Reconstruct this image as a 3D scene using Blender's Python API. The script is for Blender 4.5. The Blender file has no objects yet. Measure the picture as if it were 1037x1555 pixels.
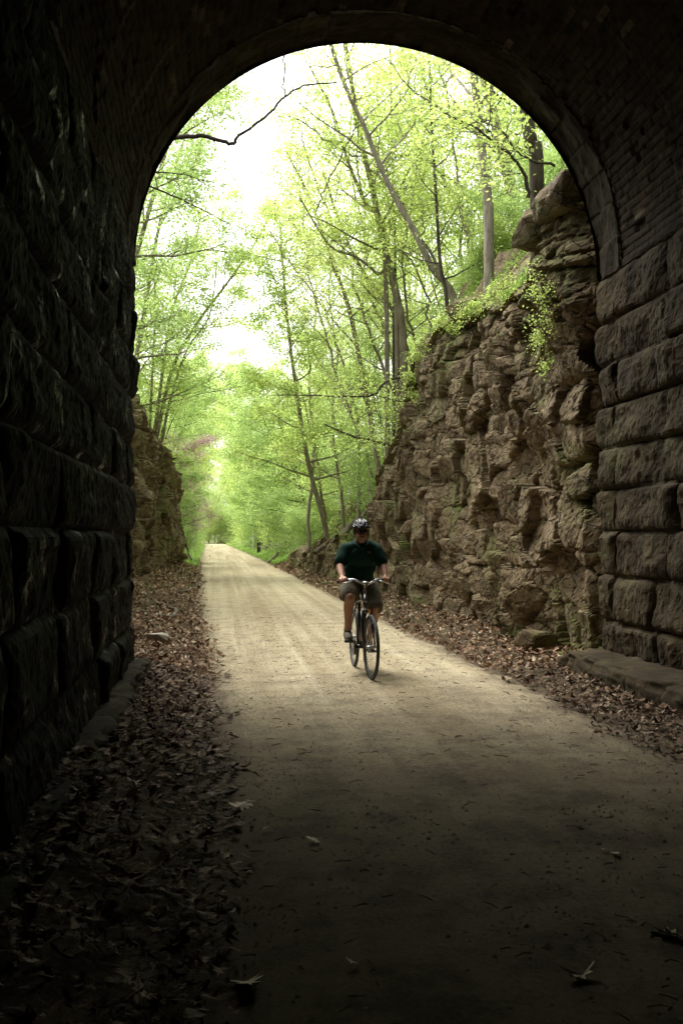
import bpy, bmesh, math, random
import numpy as np
from mathutils import Vector, Matrix, Euler
R = math.radians
SC = bpy.context.scene
COL = SC.collection

# ------------------------------------------------------------------ camera, world, sun, exposure
cam_d = bpy.data.cameras.new('camera'); cam = bpy.data.objects.new('camera', cam_d); COL.objects.link(cam)
cam.location = (0, 0, 1.55); cam.rotation_euler = (R(90 + 1.32), 0, R(-6.97))
cam_d.sensor_fit = 'VERTICAL'; cam_d.sensor_height = 24.0; cam_d.lens = 1500 / 1555 * 24.0
cam_d.clip_end = 3000; cam_d.clip_start = 0.05
SC.camera = cam
SUN_EL, SUN_ROT = R(58), R(-35)      # rotation measured like the sky's: clockwise from +Y
w = bpy.data.worlds.new('World'); SC.world = w; w.use_nodes = True
nt = w.node_tree; nt.nodes.clear()
sky = nt.nodes.new('ShaderNodeTexSky'); sky.sky_type = 'NISHITA'; sky.sun_disc = False
sky.sun_elevation = SUN_EL; sky.sun_rotation = SUN_ROT; sky.dust_density = 4; sky.air_density = 1.5
hs = nt.nodes.new('ShaderNodeHueSaturation'); hs.inputs['Saturation'].default_value = 0.12
bg = nt.nodes.new('ShaderNodeBackground'); bg.inputs['Strength'].default_value = 0.15
wo = nt.nodes.new('ShaderNodeOutputWorld')
nt.links.new(sky.outputs[0], hs.inputs['Color']); nt.links.new(hs.outputs[0], bg.inputs[0]); nt.links.new(bg.outputs[0], wo.inputs[0])
sl = bpy.data.lights.new('sun', 'SUN'); sl.energy = 1.2; sl.angle = R(55); sl.color = (1, .96, .88)
so = bpy.data.objects.new('sun', sl); COL.objects.link(so)
sdir = Vector((math.sin(SUN_ROT) * math.cos(SUN_EL), math.cos(SUN_ROT) * math.cos(SUN_EL), math.sin(SUN_EL)))
so.rotation_euler = sdir.to_track_quat('Z', 'Y').to_euler()
SC.view_settings.view_transform = 'Standard'; SC.view_settings.look = 'None'; SC.view_settings.gamma = 1
SC.view_settings.exposure = 1.9
cy = SC.cycles
cy.use_denoising = True
try: cy.denoiser = 'OPENIMAGEDENOISE'
except Exception: pass
cy.max_bounces = 8; cy.diffuse_bounces = 5; cy.glossy_bounces = 2; cy.transmission_bounces = 4; cy.transparent_max_bounces = 8
cy.sample_clamp_indirect = 8

# ------------------------------------------------------------------ helpers
CR = cam.rotation_euler.to_matrix()
def at(px, py, Y):
    d = CR @ Vector((px - 518.5, 777.5 - py, -1500.0))
    t = Y / d.y
    return Vector((d.x * t, Y, 1.55 + d.z * t))

def tag(o, label=None, cat=None, group=None, kind=None):
    if label: o['label'] = label
    if cat: o['category'] = cat
    if group: o['group'] = group
    if kind: o['kind'] = kind
    return o
def empty(name, loc=(0, 0, 0), rz=0):
    o = bpy.data.objects.new(name, None); COL.objects.link(o); o.location = loc; o.rotation_euler = (0, 0, rz)
    o.empty_display_size = .1
    return o
def np_mesh(name, V, F, smooth=False):
    V = np.asarray(V, dtype=np.float32); F = np.asarray(F, dtype=np.int32)
    me = bpy.data.meshes.new(name); k = F.shape[1]
    me.vertices.add(len(V)); me.vertices.foreach_set('co', V.ravel())
    me.loops.add(F.size); me.loops.foreach_set('vertex_index', F.ravel())
    me.polygons.add(len(F)); me.polygons.foreach_set('loop_start', np.arange(0, F.size, k, dtype=np.int32))
    me.polygons.foreach_set('loop_total', np.full(len(F), k, dtype=np.int32))
    me.polygons.foreach_set('use_smooth', np.full(len(F), smooth, dtype=bool))
    me.update(calc_edges=True)
    return me
def link(name, me, mat, parent=None, loc=None):
    o = bpy.data.objects.new(name, me); COL.objects.link(o)
    if mat is not None and not me.materials: me.materials.append(mat)
    if parent is not None: o.parent = parent
    if loc is not None: o.location = loc
    return o
def grid_faces(nr, nc, flip=False):
    i = np.arange(nr - 1)[:, None] * nc + np.arange(nc - 1)[None, :]
    f = np.stack([i, i + 1, i + nc + 1, i + nc], -1).reshape(-1, 4)
    return f[:, ::-1].copy() if flip else f

def h01(i, j, k, seed=0):
    i = np.asarray(i).astype(np.int64); j = np.asarray(j).astype(np.int64); k = np.asarray(k).astype(np.int64)
    h = (i * 73856093 ^ j * 19349663 ^ k * 83492791 ^ (seed * 2654435761 + 12345)) & 0xffffffff
    h = (h ^ (h >> 16)) * 0x45d9f3b & 0xffffffff
    h = (h ^ (h >> 16)) * 0x45d9f3b & 0xffffffff
    h = h ^ (h >> 16)
    return (h & 0xffffff) / float(0x1000000)
def vnoise(x, y, z, seed=0):
    xi, yi, zi = np.floor(x), np.floor(y), np.floor(z)
    fx, fy, fz = x - xi, y - yi, z - zi
    sx, sy, sz = [f * f * (3 - 2 * f) for f in (fx, fy, fz)]
    r = 0
    for a in (0, 1):
        for b in (0, 1):
            for c in (0, 1):
                wgt = (sx if a else 1 - sx) * (sy if b else 1 - sy) * (sz if c else 1 - sz)
                r = r + wgt * h01(xi + a, yi + b, zi + c, seed)
    return r * 2 - 1
def fbm(x, y, z=0.0, oct=4, seed=0, gain=.5):
    x = np.asarray(x, float); y = np.asarray(y, float); z = np.zeros_like(x) + z
    r = 0; a = 1; t = 0
    for o in range(oct):
        r = r + a * vnoise(x * 2 ** o, y * 2 ** o, z * 2 ** o, seed + o * 17); t += a; a *= gain
    return r / t
def cells(x, y, seed=0, jit=.9):
    """2-D jittered cells: nearest id hash values, offset to centre, F2-F1"""
    xi, yi = np.floor(x), np.floor(y)
    f1 = np.full(x.shape, 9.); f2 = np.full(x.shape, 9.)
    ci = np.zeros_like(x); cj = np.zeros_like(x); dx = np.zeros_like(x); dy = np.zeros_like(x)
    for a in (-1, 0, 1):
        for b in (-1, 0, 1):
            cx, cyy = xi + a, yi + b
            px = cx + .5 + (h01(cx, cyy, 1, seed) - .5) * jit; py = cyy + .5 + (h01(cx, cyy, 2, seed) - .5) * jit
            ex, ey = x - px, y - py
            d = np.maximum(np.abs(ex), np.abs(ey)) * .65 + np.sqrt(ex * ex + ey * ey) * .35
            m = d < f1
            f2 = np.where(m, f1, np.minimum(f2, d))
            ci = np.where(m, cx, ci); cj = np.where(m, cyy, cj); dx = np.where(m, ex, dx); dy = np.where(m, ey, dy)
            f1 = np.where(m, d, f1)
    return ci, cj, dx, dy, f2 - f1
def facet(x, y, sx, sy, amp, tilt, crack, seed, cw=.12):
    u, v = x / sx, y / sy
    ci, cj, dx, dy, e = cells(u, v, seed)
    a = h01(ci, cj, 5, seed) - .5; tx = h01(ci, cj, 6, seed) - .5; ty = (h01(ci, cj, 7, seed) - .45) * .6
    return amp * a + tilt * (tx * dx * 2 + ty * dy * 2) - crack * np.exp(-e / cw)

# ------------------------------------------------------------------ material helpers
class NT:
    def __init__(s, name):
        s.m = bpy.data.materials.new(name); s.m.use_nodes = True; s.t = s.m.node_tree; s.t.nodes.clear()
        s.out = s.n('ShaderNodeOutputMaterial')
    def n(s, ty, **kw):
        nd = s.t.nodes.new(ty)
        for k, v in kw.items():
            if k.startswith('i_'):
                key = k[2:].replace('_', ' ')
                nd.inputs[int(key) if key.isdigit() else key].default_value = v
            else: setattr(nd, k, v)
        return nd
    def l(s, a, b): s.t.links.new(a, b)
    def coord(s, which='Object', scale=(1, 1, 1)):
        tc = s.n('ShaderNodeTexCoord'); mp = s.n('ShaderNodeMapping'); mp.inputs['Scale'].default_value = scale
        s.l(tc.outputs[which], mp.inputs[0]); return mp.outputs[0]
    def noise(s, vec, scale, detail=4, rough=.6, dist=0):
        n = s.n('ShaderNodeTexNoise'); n.inputs['Scale'].default_value = scale; n.inputs['Detail'].default_value = detail
        n.inputs['Roughness'].default_value = rough; n.inputs['Distortion'].default_value = dist
        s.l(vec, n.inputs['Vector']); return n.outputs['Fac']
    def ramp(s, fac, stops, interp='LINEAR'):
        r = s.n('ShaderNodeValToRGB'); r.color_ramp.interpolation = interp
        while len(r.color_ramp.elements) < len(stops): r.color_ramp.elements.new(.5)
        for e, (p, c) in zip(r.color_ramp.elements, stops):
            e.position = p; e.color = (c, c, c, 1) if isinstance(c, (int, float)) else (*c, 1)
        s.l(fac, r.inputs[0]); return r.outputs[0]
    def mix(s, fac, a, b, mode='MIX'):
        m = s.n('ShaderNodeMix', data_type='RGBA', blend_type=mode)
        if isinstance(fac, (int, float)): m.inputs[0].default_value = fac
        else: s.l(fac, m.inputs[0])
        for idx, v in ((6, a), (7, b)):
            if isinstance(v, tuple): m.inputs[idx].default_value = (*v, 1)
            else: s.l(v, m.inputs[idx])
        return m.outputs[2]
    def math(s, op, a, b=None):
        m = s.n('ShaderNodeMath', operation=op)
        for idx, v in ((0, a), (1, b)):
            if v is None: continue
            if isinstance(v, (int, float)): m.inputs[idx].default_value = v
            else: s.l(v, m.inputs[idx])
        return m.outputs[0]
    def bump(s, height, strength=.5, dist=.02, prev=None):
        b = s.n('ShaderNodeBump'); b.inputs['Strength'].default_value = strength; b.inputs['Distance'].default_value = dist
        s.l(height, b.inputs['Height'])
        if prev is not None: s.l(prev, b.inputs['Normal'])
        return b.outputs[0]
    def pbr(s, color, rough=.85, spec=.3, normal=None, metal=0, coat=0):
        p = s.n('ShaderNodeBsdfPrincipled')
        if isinstance(color, tuple): p.inputs['Base Color'].default_value = (*color, 1)
        else: s.l(color, p.inputs['Base Color'])
        if isinstance(rough, (int, float)): p.inputs['Roughness'].default_value = rough
        else: s.l(rough, p.inputs['Roughness'])
        p.inputs['Specular IOR Level'].default_value = spec; p.inputs['Metallic'].default_value = metal
        p.inputs['Coat Weight'].default_value = coat
        if normal is not None: s.l(normal, p.inputs['Normal'])
        return p.outputs[0]
    def done(s, sh): s.l(sh, s.out.inputs[0]); return s.m

def simple(name, c1, c2=None, scale=20, rough=.6, spec=.4, metal=0, bump=0, coat=0):
    t = NT(name); v = t.coord()
    c2 = c2 or tuple(x * .75 for x in c1)
    f = t.noise(v, scale, 4)
    col = t.mix(t.ramp(f, [(.35, 0.), (.65, 1.)]), c1, c2)
    nm = t.bump(t.noise(v, scale * 4, 3), bump, .005) if bump else None
    return t.done(t.pbr(col, rough, spec, nm, metal, coat))

def m_rock():
    t = NT('sandstone_rock'); v = t.coord()
    big = t.noise(v, .55, 4, .6); med = t.noise(v, 3.0, 6, .65); fine = t.noise(v, 22, 5, .7)
    vs = t.coord('Object', (1, 1, 5)); strata = t.noise(vs, 1.6, 5, .6)
    c = t.ramp(med, [(.3, (.070, .045, .021)), (.5, (.135, .093, .045)), (.7, (.225, .165, .088))])
    c = t.mix(t.ramp(strata, [(.42, 0.), (.62, .65)]), c, (.185, .138, .075))
    c = t.mix(t.ramp(big, [(.45, 0.), (.62, .5)]), c, (.215, .165, .10))
    c = t.mix(t.ramp(fine, [(.3, .5), (.55, 0.)]), c, (.055, .042, .028))
    blotch = t.noise(v, 1.7, 6, .75); c = t.mix(t.ramp(blotch, [(.36, .6), (.5, 0.)]), c, (.06, .045, .028)); c = t.mix(t.ramp(blotch, [(.56, 0.), (.7, .55)]), c, (.30, .245, .155))
    geo = t.n('ShaderNodeNewGeometry'); sep = t.n('ShaderNodeSeparateXYZ'); t.l(geo.outputs['Normal'], sep.inputs[0])
    sp = t.n('ShaderNodeSeparateXYZ'); t.l(t.coord(), sp.inputs[0])
    up = t.math('MULTIPLY', t.ramp(sep.outputs[2], [(.0, .25), (.6, 1.)]), t.ramp(t.noise(v, .9, 5, .65), [(.5, 0.), (.6, 1.)]))
    moss = t.mix(t.noise(v, 30, 3), (.05, .075, .012), (.12, .14, .025))
    c = t.mix(t.math('MULTIPLY', up, .9), c, moss)
    # damp lichen strip near the foot
    low = t.math('MULTIPLY', t.ramp(t.math('MULTIPLY', sp.outputs[2], .5), [(.1, 1.), (.5, 0.)]), t.ramp(t.noise(v, 1.4, 5, .7), [(.5, 0.), (.66, .8)]))
    c = t.mix(low, c, (.085, .10, .03))
    dv = t.n('ShaderNodeVectorMath', operation='MULTIPLY_ADD'); nz = t.n('ShaderNodeTexNoise'); nz.inputs['Scale'].default_value = 2.5; nz.inputs['Detail'].default_value = 4; t.l(v, nz.inputs['Vector'])
    t.l(nz.outputs['Color'], dv.inputs[0]); dv.inputs[1].default_value = (.35, .35, .2); t.l(t.coord('Object', (1, 1, 1.7)), dv.inputs[2])
    vo = t.n('ShaderNodeTexVoronoi', feature='DISTANCE_TO_EDGE', i_Scale=3.2); t.l(dv.outputs[0], vo.inputs['Vector'])
    vc = t.n('ShaderNodeTexVoronoi', i_Scale=3.2); t.l(dv.outputs[0], vc.inputs['Vector'])
    crack = t.ramp(vo.outputs[0], [(0., 0.), (.035, 1.)])
    c = t.mix(t.ramp(crack, [(0., .7), (1., 0.)]), c, (.035, .025, .014))
    c = t.mix(t.ramp(vc.outputs['Color'], [(.55, 0.), (.95, .45)]), c, (.25, .19, .11))
    nb = t.bump(vc.outputs['Color'], .5, .05, t.bump(crack, .8, .03)); nb = t.bump(t.noise(v, 9, 8, .7), .5, .04, nb)
    nb = t.bump(t.noise(v, 60, 4, .7), .5, .012, nb)
    return t.done(t.pbr(c, .9, .25, nb))
def m_ashlar(name, wet, k=1.0):
    t = NT(name); v = t.coord()
    vv = t.coord('Object', (1, 1, .35))
    med = t.noise(v, 2.2, 6, .6); drip = t.noise(vv, 7, 5, .65); fine = t.noise(v, 35, 4, .7)
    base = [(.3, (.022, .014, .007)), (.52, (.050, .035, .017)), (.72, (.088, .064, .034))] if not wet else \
           [(.3, (.003, .0026, .0018)), (.52, (.006, .0053, .0036)), (.72, (.013, .011, .007))]  # wet stone, with the tunnel's shade painted into its near-black colour
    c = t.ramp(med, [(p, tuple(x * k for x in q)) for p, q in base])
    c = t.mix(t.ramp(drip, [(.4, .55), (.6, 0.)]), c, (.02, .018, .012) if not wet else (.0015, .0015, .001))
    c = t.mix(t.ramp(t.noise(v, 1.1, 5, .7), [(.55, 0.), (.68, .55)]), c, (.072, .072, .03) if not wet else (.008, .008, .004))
    c = t.mix(t.ramp(fine, [(.35, .3), (.6, 0.)]), c, (.02, .018, .012))
    if not wet: c = t.mix(t.ramp(t.noise(t.coord('Object', (1, 1, .3)), 1.7, 5, .6), [(.58, 0.), (.68, .35)]), c, (.12, .10, .065))
    nb = t.bump(drip, .5 if not wet else .15, .05); nb = t.bump(t.noise(v, 28, 6, .7), .5, .015, nb)
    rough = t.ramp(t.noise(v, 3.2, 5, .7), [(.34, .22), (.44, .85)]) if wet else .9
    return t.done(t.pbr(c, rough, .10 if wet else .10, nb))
def m_brick():
    t = NT('tunnel_brick'); tc = t.n('ShaderNodeUVMap')
    wn = t.n('ShaderNodeTexNoise'); wn.inputs['Scale'].default_value = 1.2; t.l(tc.outputs[0], wn.inputs['Vector'])
    va = t.n('ShaderNodeVectorMath', operation='SCALE'); va.inputs['Scale'].default_value = .05; t.l(wn.outputs['Color'], va.inputs[0])
    ad = t.n('ShaderNodeVectorMath', operation='ADD'); t.l(tc.outputs[0], ad.inputs[0]); t.l(va.outputs[0], ad.inputs[1])
    def brick(c1, c2, m, bias=0):
        b = t.n('ShaderNodeTexBrick', offset=.5, i_Scale=1.0); b.inputs['Brick Width'].default_value = .25; b.inputs['Row Height'].default_value = .085
        b.inputs['Mortar Size'].default_value = .008; b.inputs['Mortar Smooth'].default_value = .3; b.inputs['Bias'].default_value = bias
        b.inputs['Color1'].default_value = (*c1, 1); b.inputs['Color2'].default_value = (*c2, 1); b.inputs['Mortar'].default_value = (*m, 1)
        t.l(ad.outputs[0], b.inputs['Vector']); return b
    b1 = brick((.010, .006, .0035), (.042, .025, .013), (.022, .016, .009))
    b2 = brick((0, 0, 0), (1, 1, 1), (0, 0, 0))
    pale = t.math('MULTIPLY', t.ramp(b2.outputs[0], [(.93, 0.), (.94, 1.)], 'CONSTANT'), t.ramp(t.noise(tc.outputs[0], .7, 3), [(.42, 0.), (.52, 1.)]))
    v = t.coord(); c = t.mix(t.math('MULTIPLY', pale, .6), b1.outputs[0], (.15, .125, .085))
    c = t.mix(t.ramp(t.noise(v, 1.0, 5, .65), [(.40, .7), (.6, 0.)]), c, (.018, .013, .008))
    c = t.mix(t.ramp(t.noise(v, 14, 4, .65), [(.5, 0.), (.8, .5)]), c, (.032, .026, .018))
    sv = t.n('ShaderNodeMapping'); sv.inputs['Scale'].default_value = (2.2, .28, 1); t.l(tc.outputs[0], sv.inputs[0])
    c = t.mix(t.ramp(t.noise(sv.outputs[0], 1.6, 5, .65), [(.62, 0.), (.70, .5)]), c, (.15, .125, .09))
    nb = t.bump(t.noise(v, 60, 3, .7), .5, .006); nb = t.bump(t.noise(v, 18, 5, .7), .6, .02, nb)
    return t.done(t.pbr(c, .9, .08, nb))
def m_trail():
    t = NT('crushed_stone'); v = t.coord(); uv = t.n('ShaderNodeUVMap'); su = t.n('ShaderNodeSeparateXYZ'); t.l(uv.outputs[0], su.inputs[0])
    vl = t.coord('Object', (1.3, .07, 1))
    tracks = t.noise(vl, 1.0, 5, .65, .4)
    med = t.noise(v, 2.4, 7, .72); fine = t.noise(v, 45, 6, .75); grit = t.n('ShaderNodeTexVoronoi', i_Scale=70.0); t.l(v, grit.inputs['Vector'])
    c = t.ramp(tracks, [(.34, (.35, .275, .16)), (.5, (.46, .385, .245)), (.66, (.535, .46, .305))])
    c = t.mix(t.ramp(med, [(.36, .6), (.52, 0.)]), c, (.16, .125, .08))
    c = t.mix(t.ramp(fine, [(.4, .8), (.52, 0.)]), c, (.10, .08, .05))
    c = t.mix(t.ramp(fine, [(.56, 0.), (.7, .7)]), c, (.5, .46, .34))
    c = t.mix(t.ramp(grit.outputs['Color'], [(.84, 0.), (.97, .55)]), c, (.46, .43, .34))
    c = t.mix(t.ramp(grit.outputs['Distance'], [(.03, .5), (.2, 0.)]), c, (.2, .17, .12))
    tk = t.noise(t.coord('Object', (5.5, .05, 1)), 1.0, 4, .6); c = t.mix(t.ramp(tk, [(.38, .35), (.5, 0.)]), c, (.22, .175, .11)); c = t.mix(t.ramp(tk, [(.54, 0.), (.66, .3)]), c, (.55, .49, .35))
    # damp soil inside the tunnel, darkened further to paint in the falling light (v of the uv runs along the path, in metres)
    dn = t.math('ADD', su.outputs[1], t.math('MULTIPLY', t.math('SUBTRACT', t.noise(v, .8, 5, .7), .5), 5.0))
    damp_shade = t.ramp(t.math('MULTIPLY', dn, .05), [(.26, .88), (.56, 0.)])
    c = t.mix(damp_shade, c, t.ramp(med, [(.42, (.027, .0165, .0075)), (.54, (.072, .056, .030))]))
    # soil and humus mixed in along both edges
    ed = t.math('ADD', su.outputs[0], t.math('MULTIPLY', t.math('SUBTRACT', t.noise(v, 3.5, 6, .75), .5), .55))
    c = t.mix(t.ramp(ed, [(.78, 0.), (.98, .9)]), c, (.085, .062, .04))
    nb = t.bump(t.noise(v, 5, 6, .7), .4, .03); nb = t.bump(fine, .8, .012, nb)
    return t.done(t.pbr(c, .95, .2, nb))
def m_soil():
    t = NT('forest_soil'); v = t.coord()
    c = t.ramp(t.noise(v, 1.3, 6, .7), [(.35, (.05, .036, .022)), (.5, (.10, .075, .045)), (.66, (.15, .12, .075))])
    c = t.mix(t.ramp(t.noise(v, 14, 5, .7), [(.4, .6), (.6, 0.)]), c, (.035, .026, .016))
    sp = t.n('ShaderNodeSeparateXYZ'); t.l(v, sp.inputs[0])
    gy = t.ramp(t.math('MULTIPLY', sp.outputs[1], .01), [(.13, 0.), (.4, .85)])
    gy = t.math('MAXIMUM', gy, t.ramp(t.math('MULTIPLY', sp.outputs[2], .1), [(.42, 0.), (.56, 1.)]))
    g = t.math('MULTIPLY', gy, t.ramp(t.noise(v, .7, 5, .7), [(.4, 0.), (.55, 1.)]))
    c = t.mix(g, c, t.mix(t.noise(v, 8, 4), (.06, .10, .02), (.13, .19, .04)))
    nb = t.bump(t.noise(v, 8, 7, .75), .8, .06)
    return t.done(t.pbr(c, .95, .15, nb))
def m_leaf(name, ca, cb, tr, trb, scale=.5):
    t = NT(name); v = t.coord('Object'); oi = t.n('ShaderNodeObjectInfo')
    ad = t.n('ShaderNodeVectorMath', operation='ADD'); t.l(v, ad.inputs[0]); t.l(oi.outputs['Random'], ad.inputs[1])
    f = t.ramp(t.noise(ad.outputs[0], scale, 5, .75), [(.33, 0.), (.67, 1.)])
    gi = t.n('ShaderNodeNewGeometry'); f = t.math('ADD', t.math('MULTIPLY', f, .6), t.math('MULTIPLY', gi.outputs['Random Per Island'], .45)); c = t.mix(f, ca, cb); ct = t.mix(f, tr, trb)
    d = t.n('ShaderNodeBsdfDiffuse'); t.l(c, d.inputs[0]); tn = t.n('ShaderNodeBsdfTranslucent'); t.l(ct, tn.inputs[0])
    g = t.n('ShaderNodeBsdfGlossy'); g.inputs['Roughness'].default_value = .45; g.inputs[0].default_value = (.5, .5, .5, 1)
    a = t.n('ShaderNodeAddShader'); t.l(d.outputs[0], a.inputs[0]); t.l(tn.outputs[0], a.inputs[1])
    mx = t.n('ShaderNodeMixShader'); mx.inputs[0].default_value = .04; t.l(a.outputs[0], mx.inputs[1]); t.l(g.outputs[0], mx.inputs[2])
    return t.done(mx.outputs[0])
def m_bark(name, c1, c2):
    t = NT(name); v = t.coord('Object', (1, 1, .22))
    f = t.noise(v, 14, 6, .7); g = t.noise(t.coord(), .9, 4)
    c = t.ramp(f, [(.32, tuple(x * .45 for x in c1)), (.5, c1), (.7, c2)])
    c = t.mix(t.ramp(g, [(.5, 0.), (.7, .35)]), c, (.10, .11, .06))
    return t.done(t.pbr(c, .9, .2, t.bump(f, .8, .02)))
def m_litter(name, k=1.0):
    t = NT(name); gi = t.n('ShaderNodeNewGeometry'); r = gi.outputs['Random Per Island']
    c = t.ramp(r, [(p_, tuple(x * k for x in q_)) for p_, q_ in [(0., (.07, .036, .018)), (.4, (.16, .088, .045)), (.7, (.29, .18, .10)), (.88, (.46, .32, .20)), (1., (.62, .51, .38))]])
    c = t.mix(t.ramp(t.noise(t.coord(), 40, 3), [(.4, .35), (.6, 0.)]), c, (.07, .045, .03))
    d = t.pbr(c, .7, .15)
    return t.done(d)

ROCK = m_rock(); WALL_DRY = m_ashlar('tunnel_stone', False); WALL_WET_SHADE = m_ashlar('shaded_wet_stone', True); BRICK = m_brick(); LEDGE = m_ashlar('dark_ledge_stone', False, .5); RING = m_ashlar('dark_arch_stone', False, .6)  # ledge and ring: darker tones of the tunnel stone
TRAIL = m_trail(); SOIL = m_soil(); LITTER = m_litter('dry_leaf', 1.15); LITTER_SHADE = m_litter('shaded_leaf', .62)  # second litter: same leaves darkened, tunnel shade put into the colour
LEAF_A = m_leaf('spring_leaf', (.10, .14, .035), (.16, .19, .055), (.25, .35, .08), (.42, .48, .15))
LEAF_B = m_leaf('fresh_leaf', (.085, .135, .04), (.14, .185, .06), (.22, .33, .09), (.37, .45, .16))
LEAF_Y = m_leaf('pale_leaf', (.13, .16, .05), (.20, .215, .08), (.30, .37, .12), (.46, .50, .20))
GRASS_M = m_leaf('grass_blade', (.07, .12, .025), (.12, .17, .05), (.14, .24, .04), (.22, .30, .07), 2)
BLOSSOM = m_leaf('redbud_blossom', (.26, .13, .19), (.32, .2, .24), (.2, .09, .14), (.22, .12, .17))
BARK = m_bark('grey_brown_bark', (.22, .185, .13), (.33, .28, .21)); BARK_D = m_bark('dark_bark', (.07, .055, .04), (.12, .10, .075))
BARK_P = m_bark('pale_bark', (.28, .24, .19), (.40, .36, .29))
WOODG = m_bark('weathered_wood', (.16, .13, .095), (.25, .21, .16))

# ------------------------------------------------------------------ the lie of the land
def ip(Y, *pts):
    p = np.array(pts); return np.interp(Y, p[:, 0], p[:, 1])
def trail_l(Y): return ip(Y, (-70, .1), (3, .08), (8, .02), (12, -.12), (20, -.45), (30, -.65), (45, -.95), (60, -1.25), (100, -1.7), (166, -2.6), (220, -7), (300, -20))
def trail_r(Y): return ip(Y, (-70, 3.1), (8, 3.06), (14, 3.0), (26, 2.9), (48, 2.7), (60, 2.6), (80, 2.3), (120, 1.6), (166, .8), (220, -3), (300, -15))
def cR(Y): return ip(Y, (-70, 4.1), (10.6, 4.1), (10.8, 4.35), (16, 4.2), (22, 4.0), (26, 3.95), (30, 3.75), (40, 3.3), (60, 3.3), (80, 3.4), (120, 3.4), (166, 3.5), (220, 0), (300, -10))
def topR(Y): return ip(Y, (-70, .05), (10.6, .05), (10.8, 6.0), (12.5, 5.7), (13.0, 5.1), (14.8, 4.9), (17, 5.15), (19, 5.35), (20.6, 5.2), (21.4, 4.4), (22.6, 3.6), (26, 2.7), (28, 2.3), (40, 2.3), (60, 1.5), (100, .9), (300, .6))
def eR(Y): return ip(Y, (-70, .3), (20, .3), (26, .5), (29, 1.6), (40, 1.9), (60, 1.7), (100, 2.5), (300, 3))
def cL(Y): return ip(Y, (-70, -.9), (10.6, -.9), (10.8, -1.7), (16, -2.3), (24, -2.7), (30, -2.5), (38, -2.1), (44, -1.85), (47, -2.6), (60, -3.0), (100, -4.5), (166, -7), (220, -13), (300, -30))
def topL(Y): return ip(Y, (-70, .05), (10.6, .05), (10.8, 5.4), (28, 5.3), (32, 5.0), (38, 4.5), (41, 4.0), (44.5, 3.3), (47, 2.0), (52, 1.0), (60, .8), (300, .5))
def eL(Y): return ip(Y, (-70, .3), (42, .4), (48, 1.5), (60, 2.0), (300, 3))
def backR(Y): return ip(Y, (10.7, 0), (10.8, .85), (20, .85), (26.5, .7), (28.5, 0))
def backL(Y): return ip(Y, (10.7, 0), (10.8, .8), (43, .8), (47, .2), (49, 0))
def outside(Y): return np.clip((Y - 10.65) / .1, 0, 1)
def sstep(t): t = np.clip(t, 0, 1); return t * t * (3 - 2 * t)
def ground(X, Y, rough=True):
    X = np.asarray(X, float); Y = np.asarray(Y, float)
    tl, tr, cl, cr = trail_l(Y), trail_r(Y), cL(Y), cR(Y)
    bl, br = backL(Y), backR(Y)
    z = .03 * np.clip(1 - ((X - (tl + tr) / 2) / ((tr - tl) / 2)) ** 2, 0, 1)
    vr = ip(Y, (0, .06), (10, .08), (16, .14), (26, .2), (60, .15), (300, .1)); vl = ip(Y, (0, .12), (9, .12), (13, .2), (22, .35), (45, .4), (60, .15), (300, .1))
    z = z + vr * sstep((X - tr) / (cr - tr)) + vl * sstep((tl - X) / (tl - cl))
    z = z + (topR(Y) + 1.15 * np.clip(br / .85, 0, 1) * np.clip((26 - Y) / 5, 0, 1) - vr) * np.clip((X - cr - br) / eR(Y), 0, 1) + (topL(Y) - vl) * np.clip((cl - bl - X) / eL(Y), 0, 1)
    o = outside(Y); far = ip(Y, (20, 1), (60, .8), (120, .55), (200, .3), (300, .15))
    dr = np.clip(X - cr - br - eR(Y), 0, None); dl = np.clip(cl - bl - eL(Y) - X, 0, None)
    z = z + o * far * (1.15 * np.minimum(dr, 1.6) + .55 * np.clip(dr - 1.6, 0, 28) + .05 * np.clip(dr - 30, 0, 200))
    z = z + o * far * (.6 * np.minimum(dl, 2) + .3 * np.clip(dl - 2, 0, 30) + .03 * np.clip(dl - 30, 0, 200))
    if rough:
        off = np.clip(np.maximum(X - tr, tl - X) / .5, 0, 1)
        z = z + off * (.025 * fbm(X * 3, Y * 3, 0, 3, 5) * 1.2 + o * np.clip(np.maximum(dr, dl), 0, 3) * .12 * fbm(X * .5, Y * .5, 0, 3, 9))
        z = z + .006 * fbm(X * 1.3, Y * .8, 0, 3, 4)
    return z
def surf(X, Y):   # the ground, or the turf rolling up from the cliff edge on the right
    X = np.asarray(X, float); Y = np.asarray(Y, float); u = X - cR(Y)
    return np.where((Y > 11) & (Y < 24) & (u > .0) & (u < 1.2), topR(Y) + .12 + np.interp(u, [0, .35, .7, 1.15], [-.05, .3, .75, 1.3]), ground(X, Y))
def gz(x, y): return float(ground(np.array([x]), np.array([y]))[0])

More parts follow.
